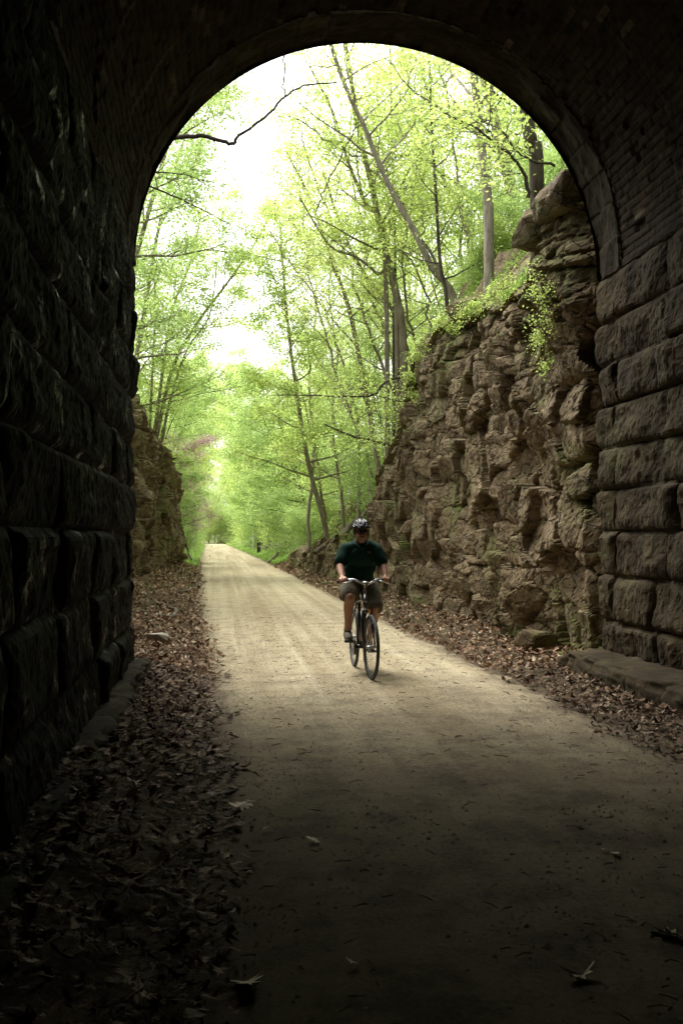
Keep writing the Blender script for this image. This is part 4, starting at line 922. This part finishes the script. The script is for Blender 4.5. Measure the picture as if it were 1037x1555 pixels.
# twigs and grit on the path
t = Tree(81)
for k in range(420):
    y = 2.8 + 16 * t.rnd.random() ** 1.4; x = t.rnd.uniform(float(trail_l(y)), float(trail_r(y))); z = gz(x, y) + .014; a = t.rnd.random() * 6.28; L = t.rnd.uniform(.02, .09)
    p = Vector((x, y, z)); q = p + Vector((math.cos(a) * L, math.sin(a) * L, t.rnd.uniform(0, .008))); m = p.lerp(q, .5) + Vector((t.rnd.gauss(0, .006), t.rnd.gauss(0, .006), .004))
    t.tube([p, m, q], [.0028, .0024, .0015], 4)
tag(link('twigs', np_mesh('twigs', np.array([v[:] for v in t.V]), t.F), BARK_D), 'small dark twigs and bark bits strewn over the path', 'debris', kind='stuff')
def pebbles():
    rs = np.random.RandomState(12); N = 9000
    Y = 2.8 + 17 * rs.uniform(0, 1, N) ** 1.3; X = trail_l(Y) + (trail_r(Y) - trail_l(Y)) * rs.uniform(-.05, 1.05, N); Z = ground(X, Y, False) + .004
    s_ = .004 * (1 + rs.exponential(.6, N)); O = np.array([(1, 0, 0), (0, 1, 0), (-1, 0, 0), (0, -1, 0), (0, 0, .7), (0, 0, -.6)])
    V = O[None] * (s_[:, None, None] * rs.uniform(.6, 1.3, (N, 6, 1))) + np.stack([X, Y, Z], -1)[:, None]
    F = np.array([(0, 1, 4), (1, 2, 4), (2, 3, 4), (3, 0, 4), (1, 0, 5), (2, 1, 5), (3, 2, 5), (0, 3, 5)])
    F = (np.arange(N)[:, None, None] * 6 + F[None]).reshape(-1, 3)
    tag(link('gravel', np_mesh('gravel', V.reshape(-1, 3), F), simple('grit', (.26, .23, .17), (.1, .085, .06), 15, .9)), 'fine grit and pebbles on the path surface', 'gravel', kind='stuff')
pebbles()
# pale rock, logs and roots
p = at(239, 972, 13.6); boulder('rock', (p.x, p.y, gz(p.x, p.y) + .10), (.34, .28, .17), 51, simple('pale_stone', (.42, .39, .32), (.3, .26, .2), 8, .9, .2, 0, .3), .3, 14, 'pale flat rock lying on the leaves left of the path', jag=.4)
p = at(862, 968, 12.4); boulder('boulder', (4.0, 12.3, .18), (.55, .6, .5), 52, ROCK, .3, 16, 'mossy rock at the foot of the right cliff beside the tunnel corner')
def log(name, pts, r, lab, mat=WOODG, cat='log', side=None):
    t = Tree(hash(lab) % 97 if False else len(lab)); P = t.smooth(pts, 5, r * .25); n = len(P) - 1
    t.tube(P, [r * (1 - .45 * i / n) for i in range(n + 1)], 8)
    if side:
        for (i, d, L) in side: 
            q = P[int(n * i)]; t.tube([q, q + Vector(d) * L * .6, q + Vector(d) * L + Vector((0, 0, .03))], [r * .5, r * .35, r * .15], 6)
    V = np.array([v[:] for v in t.V]); c = V.mean(0); tag(link(name, np_mesh(name, V - c, t.F, True), mat, None, c), lab, cat)
def gp(px, py, Y, dz=.03): 
    p = at(px, py, Y); return Vector((p.x, p.y, gz(p.x, p.y) + dz))
log('driftwood_branch', [gp(242, 912, 17.6), gp(262, 906, 18), gp(268, 896, 19.5), gp(250, 890, 20.5), gp(240, 892, 20.8)], .045, 'curved dead branch half buried in the leaves at the left cliff foot', side=[(.5, (.5, .3, .2), .3)])
log('driftwood_branch', [gp(262, 878, 26), gp(282, 876, 26.5), gp(300, 868, 29), gp(306, 862, 31)], .055, 'dead forked branch on the leaves beyond the curved one', side=[(.6, (.2, .2, .7), .35)])
log('fallen_log', [at(408, 857, 54) + Vector((0, 0, .05)), at(414, 849, 54), at(423, 839, 54)], .11, 'short weathered log leaning at the right edge of the far path')
log('fallen_log', [gp(440, 864, 42, .1), gp(455, 852, 42.5, .12), gp(470, 842, 43, .12)], .08, 'thin dead log lying up the right bank above the leaves')
log('fallen_log', [at(500, 835, 33), at(530, 800, 34), at(560, 775, 35)], .14, 'big weathered log lying diagonally up the right bank behind the rider')
log('fallen_log', [at(478, 840, 34), at(510, 815, 34.5), at(540, 792, 35.5)], .09, 'second thinner log lying diagonally below the big one on the bank')
log('root', [at(276, 800, 42) + Vector((0, 0, 0)), at(281, 820, 41.5), at(286, 838, 41), at(291, 850, 40)], .05, 'bare dark root hanging down the end of the left cliff', BARK_D, 'root')
# posts and fence
WHITE = simple('white_paint', (.72, .72, .7), (.6, .6, .57), 12); DARKW = simple('dark_post_wood', (.06, .045, .035), (.03, .024, .02), 18, .8)
def box_me(name, boxes, bev=.004):
    bm = bmesh.new()
    for (c, s_, rot) in boxes:
        r = bmesh.ops.create_cube(bm, size=1); M = Matrix.Translation(c) @ Euler(rot).to_matrix().to_4x4() @ Matrix.Diagonal((*s_, 1)); bmesh.ops.transform(bm, matrix=M, verts=r['verts'])
    if bev: bmesh.ops.bevel(bm, geom=list(bm.edges), offset=bev, segments=2, affect='EDGES')
    me = bpy.data.meshes.new(name); bm.to_mesh(me); bm.free(); return me
for px, py, Y, sg, lab in [(292.5, 839, 80, 1, 'slim white marker post with a small plate left of the far path'), (384.3, 836, 92, -1, 'slim white marker post with a small plate right of the far path')]:
    p = at(px, py, Y); z = gz(p.x, p.y); H = p.z + 24.5 * Y / 1500 - z; e = tag(empty('marker_post', (p.x, Y, z)), lab, 'post', 'white marker posts beside the far path')
    link('post', box_me('post', [((0, 0, H / 2), (.09, .09, H), (0, 0, 0))]), WHITE, e)
    link('plate', box_me('plate', [((sg * .17, -.055, H * .78), (.26, .015, .2), (0, 0, 0))], .003), WHITE, e)
Y = 76; p = at(393, 842, Y); z = gz(p.x, p.y); e = tag(empty('wooden_fence', (p.x, Y, z)), 'dark wooden gate post with a slanting rail right of the far path', 'fence')
Hf = at(393, 824, Y).z - z
link('post', box_me('post', [((0, 0, Hf / 2), (.27, .27, Hf), (0, 0, 0))], .015), DARKW, e)
link('rail', box_me('rail', [((.5, -.16, Hf - .25), (1.0, .06, .1), (0, .55, 0))], .008), WOODG, e)
link('brace', box_me('brace', [((.75, .2, Hf * .75), (1.7, .07, .09), (0, -1.05, 0))], .008), WOODG, e)
link('small_post', box_me('small_post', [((.86, 0, .25), (.06, .06, .9), (0, 0, 0))], .008), WOODG, e)
# ------------------------------------------------------------------ bicycle and rider
BX, BY = 1.545, 10.89
BZ = gz(BX, BY) - .004
def tubes_me(name, items, smooth=True):
    """items: (points, radius or radii, sides[, closed])"""
    t = Tree(1)
    for it in items:
        pts, r, sd = it[0], it[1], it[2]; P = [Vector(p) for p in pts]
        rr = r if isinstance(r, (list, tuple)) else [r] * len(P); b0 = len(t.V)
        t.tube(P, rr, sd)
        if not (len(it) > 3 and it[3]):
            for e_, q in ((b0, P[0]), (len(t.V) - sd, P[-1])):
                ci = len(t.V); t.V.append(q.copy())
                for k in range(sd): t.F.append((e_ + k, e_ + (k + 1) % sd, ci, ci))
    me = bpy.data.meshes.new(name); me.from_pydata([v[:] for v in t.V], [], [tuple(dict.fromkeys(f)) for f in t.F])
    bm = bmesh.new(); bm.from_mesh(me); bmesh.ops.recalc_face_normals(bm, faces=bm.faces); bm.to_mesh(me); bm.free()
    for p in me.polygons: p.use_smooth = smooth
    return me
def wheel_mesh(name, R0, r, n=56, m=10, prof=1.0):
    a = np.linspace(0, 2 * math.pi, n, endpoint=False); b = np.linspace(0, 2 * math.pi, m, endpoint=False)
    A, B = np.meshgrid(a, b, indexing='ij'); rr = R0 + r * np.cos(B)
    V = np.stack([r * prof * np.sin(B), rr * np.cos(A), rr * np.sin(A)], -1).reshape(-1, 3)
    F = [(i * m + j, i * m + (j + 1) % m, ((i + 1) % n) * m + (j + 1) % m, ((i + 1) % n) * m + j) for i in range(n) for j in range(m)]
    return np_mesh(name, V, F, True)
RUB = simple('tyre_rubber', (.028, .028, .026), (.05, .048, .042), 40, .75); ALU = simple('aluminium', (.55, .55, .55), (.45, .45, .45), 8, .3, .5, 1.0)
BLK = simple('black_frame_paint', (.012, .013, .016), (.02, .02, .024), 6, .3, .5, coat=.4); PLB = simple('black_plastic', (.018, .018, .018), None, 20, .45)
ORG = simple('amber_reflector', (.8, .3, .04), None, 9, .3); GRN = simple('dark_green_polo', (.006, .036, .022), (.004, .024, .015), 14, .9, .2, bump=.25)
KHA = simple('khaki_cotton', (.135, .115, .075), (.10, .085, .055), 16, .9, .2, bump=.3); SKIN = simple('skin', (.46, .25, .16), (.40, .195, .12), 10, .55, .35)
SHOE = simple('grey_suede', (.12, .105, .08), (.07, .06, .045), 20, .85); SOLE = simple('dark_sole', (.02, .018, .016)); HELM = simple('helmet_black', (.012, .012, .013), None, 5, .4, .4, coat=.1)
SILV = simple('helmet_silver', (.22, .23, .24), (.16, .16, .17), 6, .25, .6, .5); HAIR = simple('brown_hair', (.06, .035, .02), (.035, .02, .012), 50, .6); EYE_DARK = simple('dark_gloss', (.01, .01, .01), None, 5, .1, .6)
RIMM = simple('dark_rim', (.12, .12, .12), None, 8, .45, .4, .6)
bike = tag(empty('bicycle', (BX, BY, BZ)), 'black hybrid bicycle ridden toward the viewer in the middle of the path', 'bicycle')
RF = .343; axF = Vector((.012, -.60, RF)); axR = Vector((-.01, .46, RF)); BBp = Vector((0, 0, .285))
ht1, ht0 = Vector((0, -.345, .88)), Vector((.0, -.395, .72))
fr = link('frame', tubes_me('frame', [([ht0, ht1], .021, 12), ([ht0 + Vector((0, .01, .02)), BBp], .021, 12), ([ht1 - Vector((0, 0, .03)), Vector((0, .15, .76))], .017, 12),
     ([BBp, Vector((0, .17, .82))], .016, 12), ([BBp + Vector((-.04, 0, 0)), axR + Vector((-.062, 0, 0))], .010, 8), ([BBp + Vector((.04, 0, 0)), axR + Vector((.062, 0, 0))], .010, 8),
     ([Vector((-.02, .15, .77)), axR + Vector((-.062, 0, 0))], .008, 8), ([Vector((.02, .15, .77)), axR + Vector((.062, 0, 0))], .008, 8), ([BBp + Vector((-.05, 0, 0)), BBp + Vector((.05, 0, 0))], .024, 12)]), BLK, bike)
link('seat_post', tubes_me('seat_post', [([Vector((0, .168, .80)), Vector((0, .2, .93))], .0135, 10)]), ALU, bike)
def ellips(bm, c, s_, rot=(0, 0, 0), sub=3):
    r = bmesh.ops.create_icosphere(bm, subdivisions=sub, radius=1); bmesh.ops.transform(bm, matrix=Matrix.Translation(c) @ Euler(rot).to_matrix().to_4x4() @ Matrix.Diagonal((*s_, 1)), verts=r['verts'])
bm = bmesh.new(); ellips(bm, (0, .26, .955), (.085, .11, .035)); ellips(bm, (0, .12, .955), (.03, .13, .025)); me = bpy.data.meshes.new('saddle'); bm.to_mesh(me); bm.free()
link('saddle', me, PLB, bike)
# fork turned slightly with the front wheel
steer = R(4)
def st(p):
    p = Vector(p); return Vector(Matrix.Rotation(steer, 3, 'Z') @ (p - ht0)) + ht0
fk = [([st(ht0), st((0, -.42, .70))], .024, 10)]
for sx in (-1, 1): fk.append(([st((0, -.415, .705)), st((sx * .05, -.425, .70)), st((sx * .057, -.46, .60)), st((sx * .057, -.53, .45)), st((sx * .055, -.60, RF))], [.017, .017, .017, .014, .009], 10))
link('fork', tubes_me('fork', fk), BLK, bike)
def wheel(c, ang, name):
    w_ = link('wheel', tubes_me('wheel', [([(-.055, 0, 0), (-.02, 0, 0), (.02, 0, 0), (.055, 0, 0)], [.01, .02, .02, .01], 12)]), ALU, bike, c); w_.rotation_euler = (0, 0, ang)
    link('tyre', wheel_mesh('tyre', RF - .0185, .0185), RUB, w_); link('rim', wheel_mesh('rim', RF - .048, .012, prof=.9), RIMM, w_)
    sp = []
    for k in range(28):
        a = 2 * math.pi * k / 28; b_ = a + (.5 if k % 4 < 2 else -.5); sx = .02 if k % 2 else -.02
        sp.append(([(sx, .022 * math.cos(b_), .022 * math.sin(b_)), (0, (RF - .055) * math.cos(a), (RF - .055) * math.sin(a))], .0013, 4))
    link('spokes', tubes_me('spokes', sp), ALU, w_)
wheel(st(axF), steer, 'f'); wheel(axR, 0, 'r')
BC = st((0, -.40, 1.005))
link('stem', tubes_me('stem', [([ht1 + Vector((0, .0, -.01)), ht1 + Vector((0, .02, .07))], .017, 12), ([ht1 + Vector((0, .02, .06)), BC], .017, 12), ([BC + Vector((-.03, 0, 0)), BC + Vector((.03, 0, 0))], .022, 12)]), ALU, bike)
def sb(x, y, z): return st((x, y, z))
bar = [sb(-.29, -.31, 1.015), sb(-.22, -.335, 1.035), sb(-.15, -.37, 1.045), sb(-.10, -.395, 1.035), sb(-.05, -.40, 1.008), sb(0, -.40, 1.003), sb(.05, -.40, 1.008), sb(.10, -.395, 1.035), sb(.15, -.37, 1.045), sb(.22, -.335, 1.035), sb(.29, -.31, 1.015)]
link('handlebar', tubes_me('handlebar', [(Tree(1).smooth(bar, 3), .012, 10)]), ALU, bike)
GRIP = {}
for sx in (-1, 1):
    g0, g1 = sb(sx * .18, -.353, 1.042), sb(sx * .295, -.308, 1.014); GRIP[sx] = (g0, g1)
    link('grip', tubes_me('grip', [([g0, g1], .0165, 12)]), PLB, bike)
    link('brake_lever', tubes_me('brake_lever', [([sb(sx * .14, -.385, 1.035), sb(sx * .17, -.41, 1.025), sb(sx * .22, -.415, 1.012), sb(sx * .275, -.39, .995)], [.009, .007, .006, .006], 8)]), ALU, bike)
    link('shifter', box_me('shifter', [(sb(sx * .145, -.375, 1.03), (.045, .04, .03), (0, 0, 0))], .006), PLB, bike)
    link('brake_cable', tubes_me('brake_cable', [(Tree(1).smooth([sb(sx * .15, -.40, 1.03), sb(sx * .10, -.47, 1.03), sb(sx * .03, -.47, .93), sb(sx * .01, -.44, .78)], 5), .0028, 5)]), PLB, bike)
link('bell', box_me('bell', [(sb(.075, -.405, 1.055), (.035, .035, .03), (0, 0, 0))], .01), PLB, bike)
link('front_light_mount', box_me('front_light_mount', [(sb(0, -.43, .985), (.03, .02, .05), (0, 0, 0))], .006), simple('brass_plate', (.3, .23, .12)), bike)
link('reflector', tubes_me('reflector', [([st((0.02, -.47, .715)), st((.02, -.482, .715))], .016, 14)]), ORG, bike)
for sx in (-1, 1): link('brake_arm', box_me('brake_arm', [(st((sx * .045, -.47, .655)), (.016, .03, .11), (0, sx * .12, 0))], .005), PLB, bike)
link('head_badge', box_me('head_badge', [(Vector((0, -.39, .80)), (.02, .006, .035), (.3, 0, 0))], .002), ALU, bike)
# cranks: rider's right pedal forward and a little up
ca = R(26); cr = .17
pf = BBp + Vector((-.10, -cr * math.cos(ca), cr * math.sin(ca))); pb = BBp + Vector((.10, cr * math.cos(ca), -cr * math.sin(ca)))
ck = link('crankset', tubes_me('crankset', [([BBp + Vector((-.06, 0, 0)), BBp + Vector((-.075, 0, 0))], .09, 28), ([BBp + Vector((-.07, 0, 0)), pf + Vector((.02, 0, 0))], [.014, .010], 8), ([BBp + Vector((.07, 0, 0)), pb + Vector((-.02, 0, 0))], [.014, .010], 8)]), PLB, bike)
for q, sx in ((pf, -1), (pb, 1)): link('pedal', box_me('pedal', [(q + Vector((sx * .05, 0, 0)), (.10, .085, .022), (0, 0, 0))], .004), PLB, bike)
cp = []
for k in range(60):
    a = 2 * math.pi * k / 60
    cp.append(None)
top = [Vector((-.068, 0, .285 + .09)), Vector((-.06, .46, RF + .045))]; bot = [Vector((-.06, .46, RF - .045)), Vector((-.068, 0, .285 - .09))]
link('chain', tubes_me('chain', [(top, .005, 6), (bot, .005, 6), ([Vector((-.045, .46, RF)), Vector((-.06, .46, RF))], .05, 16)]), PLB, bike)
link('bottle', tubes_me('bottle', [([Vector((0, -.27, .57)), Vector((0, -.25, .54)), Vector((0, -.13, .39)), Vector((0, -.12, .375))], [.02, .036, .036, .03], 14)]), simple('tan_bottle', (.22, .19, .14)), bike)

def blob(name, parts, mat, parent, vox=.008, sm=6, noise_amp=0, nsc=14, sub=2):
    """one continuous skin: overlapping tapered shapes fused by a voxel remesh"""
    bm = bmesh.new()
    for p in parts:
        if p[0] == 'e': ellips(bm, p[1], p[2], p[3] if len(p) > 3 else (0, 0, 0), 3)
        else:
            pts, rads = [Vector(q) for q in p[1]], p[2]
            for i in range(len(pts)):
                ellips(bm, pts[i], (rads[i],) * 3, sub=2)
                if i:
                    a, b = pts[i - 1], pts[i]; d = b - a
                    if d.length < 1e-5: continue
                    r = bmesh.ops.create_cone(bm, cap_ends=True, segments=16, radius1=rads[i - 1], radius2=rads[i], depth=d.length)
                    bmesh.ops.transform(bm, matrix=Matrix.Translation((a + b) / 2) @ d.to_track_quat('Z', 'Y').to_matrix().to_4x4(), verts=r['verts'])
    me = bpy.data.meshes.new(name); bm.to_mesh(me); bm.free()
    o = bpy.data.objects.new(name, me); COL.objects.link(o)
    m = o.modifiers.new('r', 'REMESH'); m.mode = 'VOXEL'; m.voxel_size = vox; m.use_smooth_shade = True
    m2 = o.modifiers.new('s', 'SMOOTH'); m2.factor = .5; m2.iterations = sm
    dg = bpy.context.evaluated_depsgraph_get(); dg.update(); nm = bpy.data.meshes.new_from_object(o.evaluated_get(dg))
    o.modifiers.clear(); o.data = nm; bpy.data.meshes.remove(me); nm.name = name
    if noise_amp:
        co = np.zeros(len(nm.vertices) * 3); nm.vertices.foreach_get('co', co); co = co.reshape(-1, 3)
        no = np.zeros(len(nm.vertices) * 3); nm.vertex_normals.foreach_get('vector', no); no = no.reshape(-1, 3)
        f = fbm(co[:, 0] * nsc, co[:, 1] * nsc, co[:, 2] * nsc * .6, 3, 3); ridg = 1 - np.abs(f) * 2
        nm.vertices.foreach_set('co', (co + no * (noise_amp * ridg)[:, None]).ravel()); nm.update()
    nm.materials.clear(); nm.materials.append(mat); o.parent = parent
    for p in nm.polygons: p.use_smooth = True
    return o
V3 = Vector
rider = tag(empty('person', (BX, BY, BZ)), 'person in a dark green polo, khaki shorts and black helmet riding toward the viewer', 'person')
# joints (x is the picture's right, -y is toward the viewer)
HIPL, HIPR = V3((-.095, .17, .97)), V3((.095, .17, .97))
KNR, KNL = V3((-.150, -.225, .845)), V3((.140, -.165, .72))
FR = pf + V3((-.055, 0, .012)); FL = pb + V3((.025, 0, .012))
AKR, AKL = FR + V3((.0, .09, .095)), FL + V3((.0, .055, .10))
SHR, SHL = V3((-.172, -.045, 1.365)), V3((.165, -.045, 1.365))
ELR, ELL = V3((-.245, -.10, 1.20)), V3((.235, -.10, 1.20))
def mid(a, b, t): return a.lerp(b, t)
WR = mid(*GRIP[-1], .5) + V3((.0, .06, .035)); WL = mid(*GRIP[1], .5) + V3((.0, .06, .035))
NECK = V3((-.008, -.065, 1.425)); HEAD = V3((-.012, -.135, 1.545))
def foot(A, F_, sx):
    return [('c', [A, A + V3((0, .01, -.04)), F_ + V3((0, .09, .035))], [.036, .036, .036]), ('c', [A + V3((0, -.01, -.045)), F_ + V3((0, -.03, .03)), F_ + V3((0, -.09, .025))], [.034, .034, .028])]
parts = [('e', (0, .13, 1.02), (.15, .12, .13)), ('e', (0, .06, 1.16), (.145, .105, .14)), ('e', (-.004, -.01, 1.31), (.165, .11, .14)),
         ('c', [SHR, (0, -.03, 1.42), SHL], [.055, .065, .055]), ('c', [(0, -.02, 1.41), NECK, HEAD + V3((0, .02, -.03))], [.065, .055, .052]),
         ('c', [SHR, mid(SHR, ELR, .5), ELR], [.056, .052, .042]), ('c', [SHL, mid(SHL, ELL, .5), ELL], [.056, .052, .042]),
         ('c', [ELR, mid(ELR, WR, .3), WR], [.042, .043, .026]), ('c', [ELL, mid(ELL, WL, .3), WL], [.042, .043, .026]),
         ('c', [HIPL, mid(HIPL, KNR, .5), KNR], [.10, .082, .060]), ('c', [HIPR, mid(HIPR, KNL, .5), KNL], [.10, .082, .060]),
         ('c', [KNR, mid(KNR, AKR, .3) + V3((-.004, .015, 0)), mid(KNR, AKR, .65), AKR], [.057, .058, .043, .033]), ('c', [KNL, mid(KNL, AKL, .3) + V3((.004, .015, 0)), mid(KNL, AKL, .65), AKL], [.057, .058, .043, .033]),
         ('e', KNR + V3((0, -.018, .002)), (.045, .04, .05)), ('e', KNL + V3((0, -.018, .002)), (.045, .04, .05))]
parts += foot(AKR, FR, -1) + foot(AKL, FL, 1)
hp = [('e', HEAD + V3((0, .01, .035)), (.076, .094, .092)), ('e', HEAD + V3((0, -.025, -.035)), (.062, .068, .070)), ('e', HEAD + V3((0, -.062, -.082)), (.034, .026, .024)),
      ('c', [HEAD + V3((0, -.088, .02)), HEAD + V3((0, -.108, -.018))], [.009, .0135]), ('e', HEAD + V3((-.011, -.097, -.02)), (.008, .008, .007)), ('e', HEAD + V3((.011, -.097, -.02)), (.008, .008, .007)),
      ('e', HEAD + V3((0, -.09, -.047)), (.022, .010, .006)), ('e', HEAD + V3((0, -.088, -.056)), (.019, .010, .006)),
      ('e', HEAD + V3((-.076, .01, -.005)), (.01, .02, .03)), ('e', HEAD + V3((.076, .01, -.005)), (.01, .02, .03)), ('c', [HEAD + V3((-.045, -.078, .035)), HEAD + V3((.045, -.078, .035))], [.012, .012])]
parts += hp
for sx, W_ in ((-1, WR), (1, WL)):
    g0, g1 = GRIP[sx]; gd = (g1 - g0).normalized(); c = mid(g0, g1, .5)
    parts.append(('c', [W_, mid(W_, c, .5) + V3((0, 0, .012)) , c + V3((0, .012, .026)) - gd * .022, c + V3((0, .012, .026)) + gd * .03], [.026, .028, .020, .018]))
    for k in range(4):
        b = c + gd * (.032 - .0215 * k); L = (1, 1.1, 1.05, .9)[k]
        parts.append(('c', [b + V3((0, .008, .026)), b + V3((0, -.020 * L, .026)), b + V3((0, -.031 * L, .004)), b + V3((0, -.022, -.019)), b + V3((0, -.002, -.026))], [.0105, .0100, .0095, .0088, .0075]))
    b = c - gd * .05
    parts.append(('c', [c + V3((0, .03, .015)) - gd * .03, b + V3((0, .018, .0)), b + V3((0, .004, -.020)), b + V3((0, -.016, -.024)) + gd * .008], [.014, .012, .011, .009]))
body = blob('body', parts, SKIN, rider, .0058, 3)
# clothing
shirt = [('e', (0, .12, 1.06), (.170, .135, .085)), ('e', (0, .055, 1.16), (.176, .130, .15)), ('e', (-.003, -.012, 1.30), (.188, .128, .145)), ('c', [SHR, (0, -.03, 1.40), SHL], [.062, .074, .062]),
         ('c', [SHR, mid(SHR, ELR, .5), mid(SHR, ELR, .80)], [.064, .068, .070]), ('c', [SHL, mid(SHL, ELL, .5), mid(SHL, ELL, .80)], [.064, .068, .070]), ('c', [(-.09, -.035, 1.385), (0, -.03, 1.405), (.09, -.035, 1.385)], [.070, .080, .070]), ('c', [(0, -.03, 1.39), NECK + V3((0, 0, -.005))], [.080, .066])]
sh = blob('polo_shirt', shirt, GRN, rider, .0075, 3, .011, 8)
link('collar', tubes_me('collar', [(Tree(1).smooth([NECK + V3((-.01, -.105, -.055)), NECK + V3((-.06, -.07, -.01)), NECK + V3((-.072, .0, .01)), NECK + V3((0, .065, .02)), NECK + V3((.072, .0, .01)), NECK + V3((.06, -.07, -.01)), NECK + V3((.01, -.105, -.055))], 4), .014, 8)]), GRN, sh)
link('chest_embroidery', box_me('chest_embroidery', [((.075, -.137, 1.335), (.042, .004, .008), (.1, 0, .25))], .001), simple('tan_thread', (.28, .17, .09)), sh)
link('chest_embroidery', box_me('chest_embroidery', [((.078, -.138, 1.322), (.03, .004, .005), (.1, 0, .25))], .001), simple('tan_thread', (.28, .17, .09)), sh)
for k in range(2): link('button', tubes_me('button', [([(.0, -.148 + .012 * k, 1.33 + .05 * k), (.0, -.152 + .012 * k, 1.33 + .05 * k)], .006, 10)]), PLB, sh)
sk = mid(HIPL, KNR, .86); sl_ = mid(HIPR, KNL, .90)
shorts = [('e', (0, .15, 1.00), (.176, .145, .11)), ('c', [HIPL, mid(HIPL, KNR, .5) + V3((-.006, 0, -.004)), sk], [.115, .110, .094]), ('c', [HIPR, mid(HIPR, KNL, .5) + V3((.006, 0, -.004)), sl_ + V3((0, 0, -.005))], [.115, .108, .090]),
          ('e', mid(HIPL, KNR, .6) + V3((-.082, 0, -.03)), (.03, .07, .06)), ('e', mid(HIPR, KNL, .62) + V3((.082, 0, -.03)), (.03, .07, .06))]
blob('shorts', shorts, KHA, rider, .0075, 3, .011, 8)
link('belt', tubes_me('belt', [([V3((.155 * math.cos(a), .115 + .115 * math.sin(a) * 1.0, 1.055)) * 1.0 for a in np.linspace(0, 2 * math.pi, 33)], .012, 6, True)]), PLB, rider)
for A, F_, sx in ((AKR, FR, -1), (AKL, FL, 1)):
    s_ = blob('shoe', [('c', [A + V3((0, .01, -.02)), A + V3((0, .012, -.05)), F_ + V3((0, .10, .04))], [.044, .046, .042]), ('c', [A + V3((0, -.01, -.045)), F_ + V3((0, -.03, .038)), F_ + V3((0, -.105, .032))], [.043, .045, .036])], SHOE, rider, .006, 4)
    link('sole', tubes_me('sole', [([F_ + V3((0, .135, .012)), F_ + V3((0, .10, .012)), F_ + V3((0, .02, .012)), F_ + V3((0, -.06, .012)), F_ + V3((0, -.12, .014)), F_ + V3((0, -.14, .016))], [.02, .04, .038, .044, .04, .022], 14)]), SOLE, s_)
    for v in s_.children[0].data.vertices: v.co.z = (v.co.z - (F_.z + .012)) * .38 + F_.z + .012
    blob('sock', [('c', [A + V3((0, 0, .04)), A + V3((0, .005, -.01))], [.038, .042])], simple('grey_sock', (.12, .11, .09)), rider, .008, 3)
# helmet, dark eye band, hair, chin strap
HC = HEAD + V3((0, .012, .060))
hb = bmesh.new(); r = bmesh.ops.create_uvsphere(hb, u_segments=48, v_segments=28, radius=1)
kill = [v for v in hb.verts if v.co.z < -.12 + .10 * v.co.y]
bmesh.ops.delete(hb, geom=kill, context='VERTS')
for v in hb.verts:
    v.co = Vector((v.co.x * .100, v.co.y * .130 - (.012 if v.co.y < 0 else 0), v.co.z * .098))
vents = []
for f in hb.faces:
    c = f.calc_center_median(); ang = c.x / .1
    band = abs((ang * 2.6 + 50.5) % 1 - .5)
    if c.z > .028 and band < .26 and abs(math.sin(c.y * 26 + .6)) > .32: vents.append(f)
hb.normal_update(); r = bmesh.ops.inset_region(hb, faces=vents, thickness=.003, depth=-.014)
me = bpy.data.meshes.new('helmet'); hb.to_mesh(me); hb.free()
hel = link('helmet', me, HELM, rider, HC); so_ = hel.modifiers.new('thickness', 'SOLIDIFY'); so_.thickness = .012; so_.offset = -1
for p in me.polygons: p.use_smooth = True
def onh(x, y): # point on the shell
    k = 1 - (x / .100) ** 2 - (y / .130) ** 2; return V3((x, y - .012, .098 * math.sqrt(max(k, .0)) + .002))
for xs in (-.03, .03):
    link('helmet_stripe', tubes_me('helmet_stripe', [([onh(xs * (1 + .0 * k), -.112 + .03 * k) for k in range(7) if True and 1 - (xs / .1) ** 2 - ((-.112 + .03 * k) / .13) ** 2 > 0], .0045, 6)]), SILV, hel)
rim = [V3((.101 * math.cos(a), -.012 + .131 * math.sin(a), .006 - .012 * math.sin(a) * 0 - .010)) for a in np.linspace(math.pi * 1.08, math.pi * 1.92, 16)]
link('helmet_stripe', tubes_me('helmet_stripe', [([V3((q.x, q.y, q.z + .028 * abs(math.cos(k * .9)))) for k, q in enumerate(rim)], .0042, 6)]), SILV, hel)
link('visor', tubes_me('visor', [([V3((.088 * math.cos(a), -.012 + .134 * math.sin(a), -.008)) for a in np.linspace(math.pi * 1.15, math.pi * 1.85, 14)], .006, 6)]), HELM, hel)
blob('hair', [('e', HEAD + V3((0, .035, .03)), (.082, .082, .082)), ('e', HEAD + V3((-.07, .01, .01)), (.014, .03, .035)), ('e', HEAD + V3((.07, .01, .01)), (.014, .03, .035))], HAIR, rider, .007, 3, .003, 30)
link('eye_band', tubes_me('eye_band', [([HEAD + V3((sx * .014, -.098, .014)), HEAD + V3((sx * .034, -.095, .012)), HEAD + V3((sx * .055, -.083, .014))], [.013, .018, .014], 10) for sx in (-1, 1)] + [([HEAD + V3((-.076, .01, .018)), HEAD + V3((-.066, -.07, .02)), HEAD + V3((0, -.104, .02)), HEAD + V3((.066, -.07, .02)), HEAD + V3((.076, .01, .018))], .003, 6)]), EYE_DARK, rider)  # dark shapes over the eyes, joined by a thin band
link('mouth', tubes_me('mouth', [([HEAD + V3((-.022, -.094, -.050)), HEAD + V3((0, -.101, -.052)), HEAD + V3((.022, -.094, -.050))], .0022, 6)]), simple('lip', (.12, .045, .035)), rider)
link('chin_strap', tubes_me('chin_strap', [(Tree(1).smooth([HC + V3((sx * .088, .0, -.02)), HEAD + V3((sx * .074, -.03, -.05)), HEAD + V3((sx * .03, -.055, -.108)), HEAD + V3((0, -.058, -.112))], 4), .004, 5) for sx in (-1, 1)]), PLB, rider)
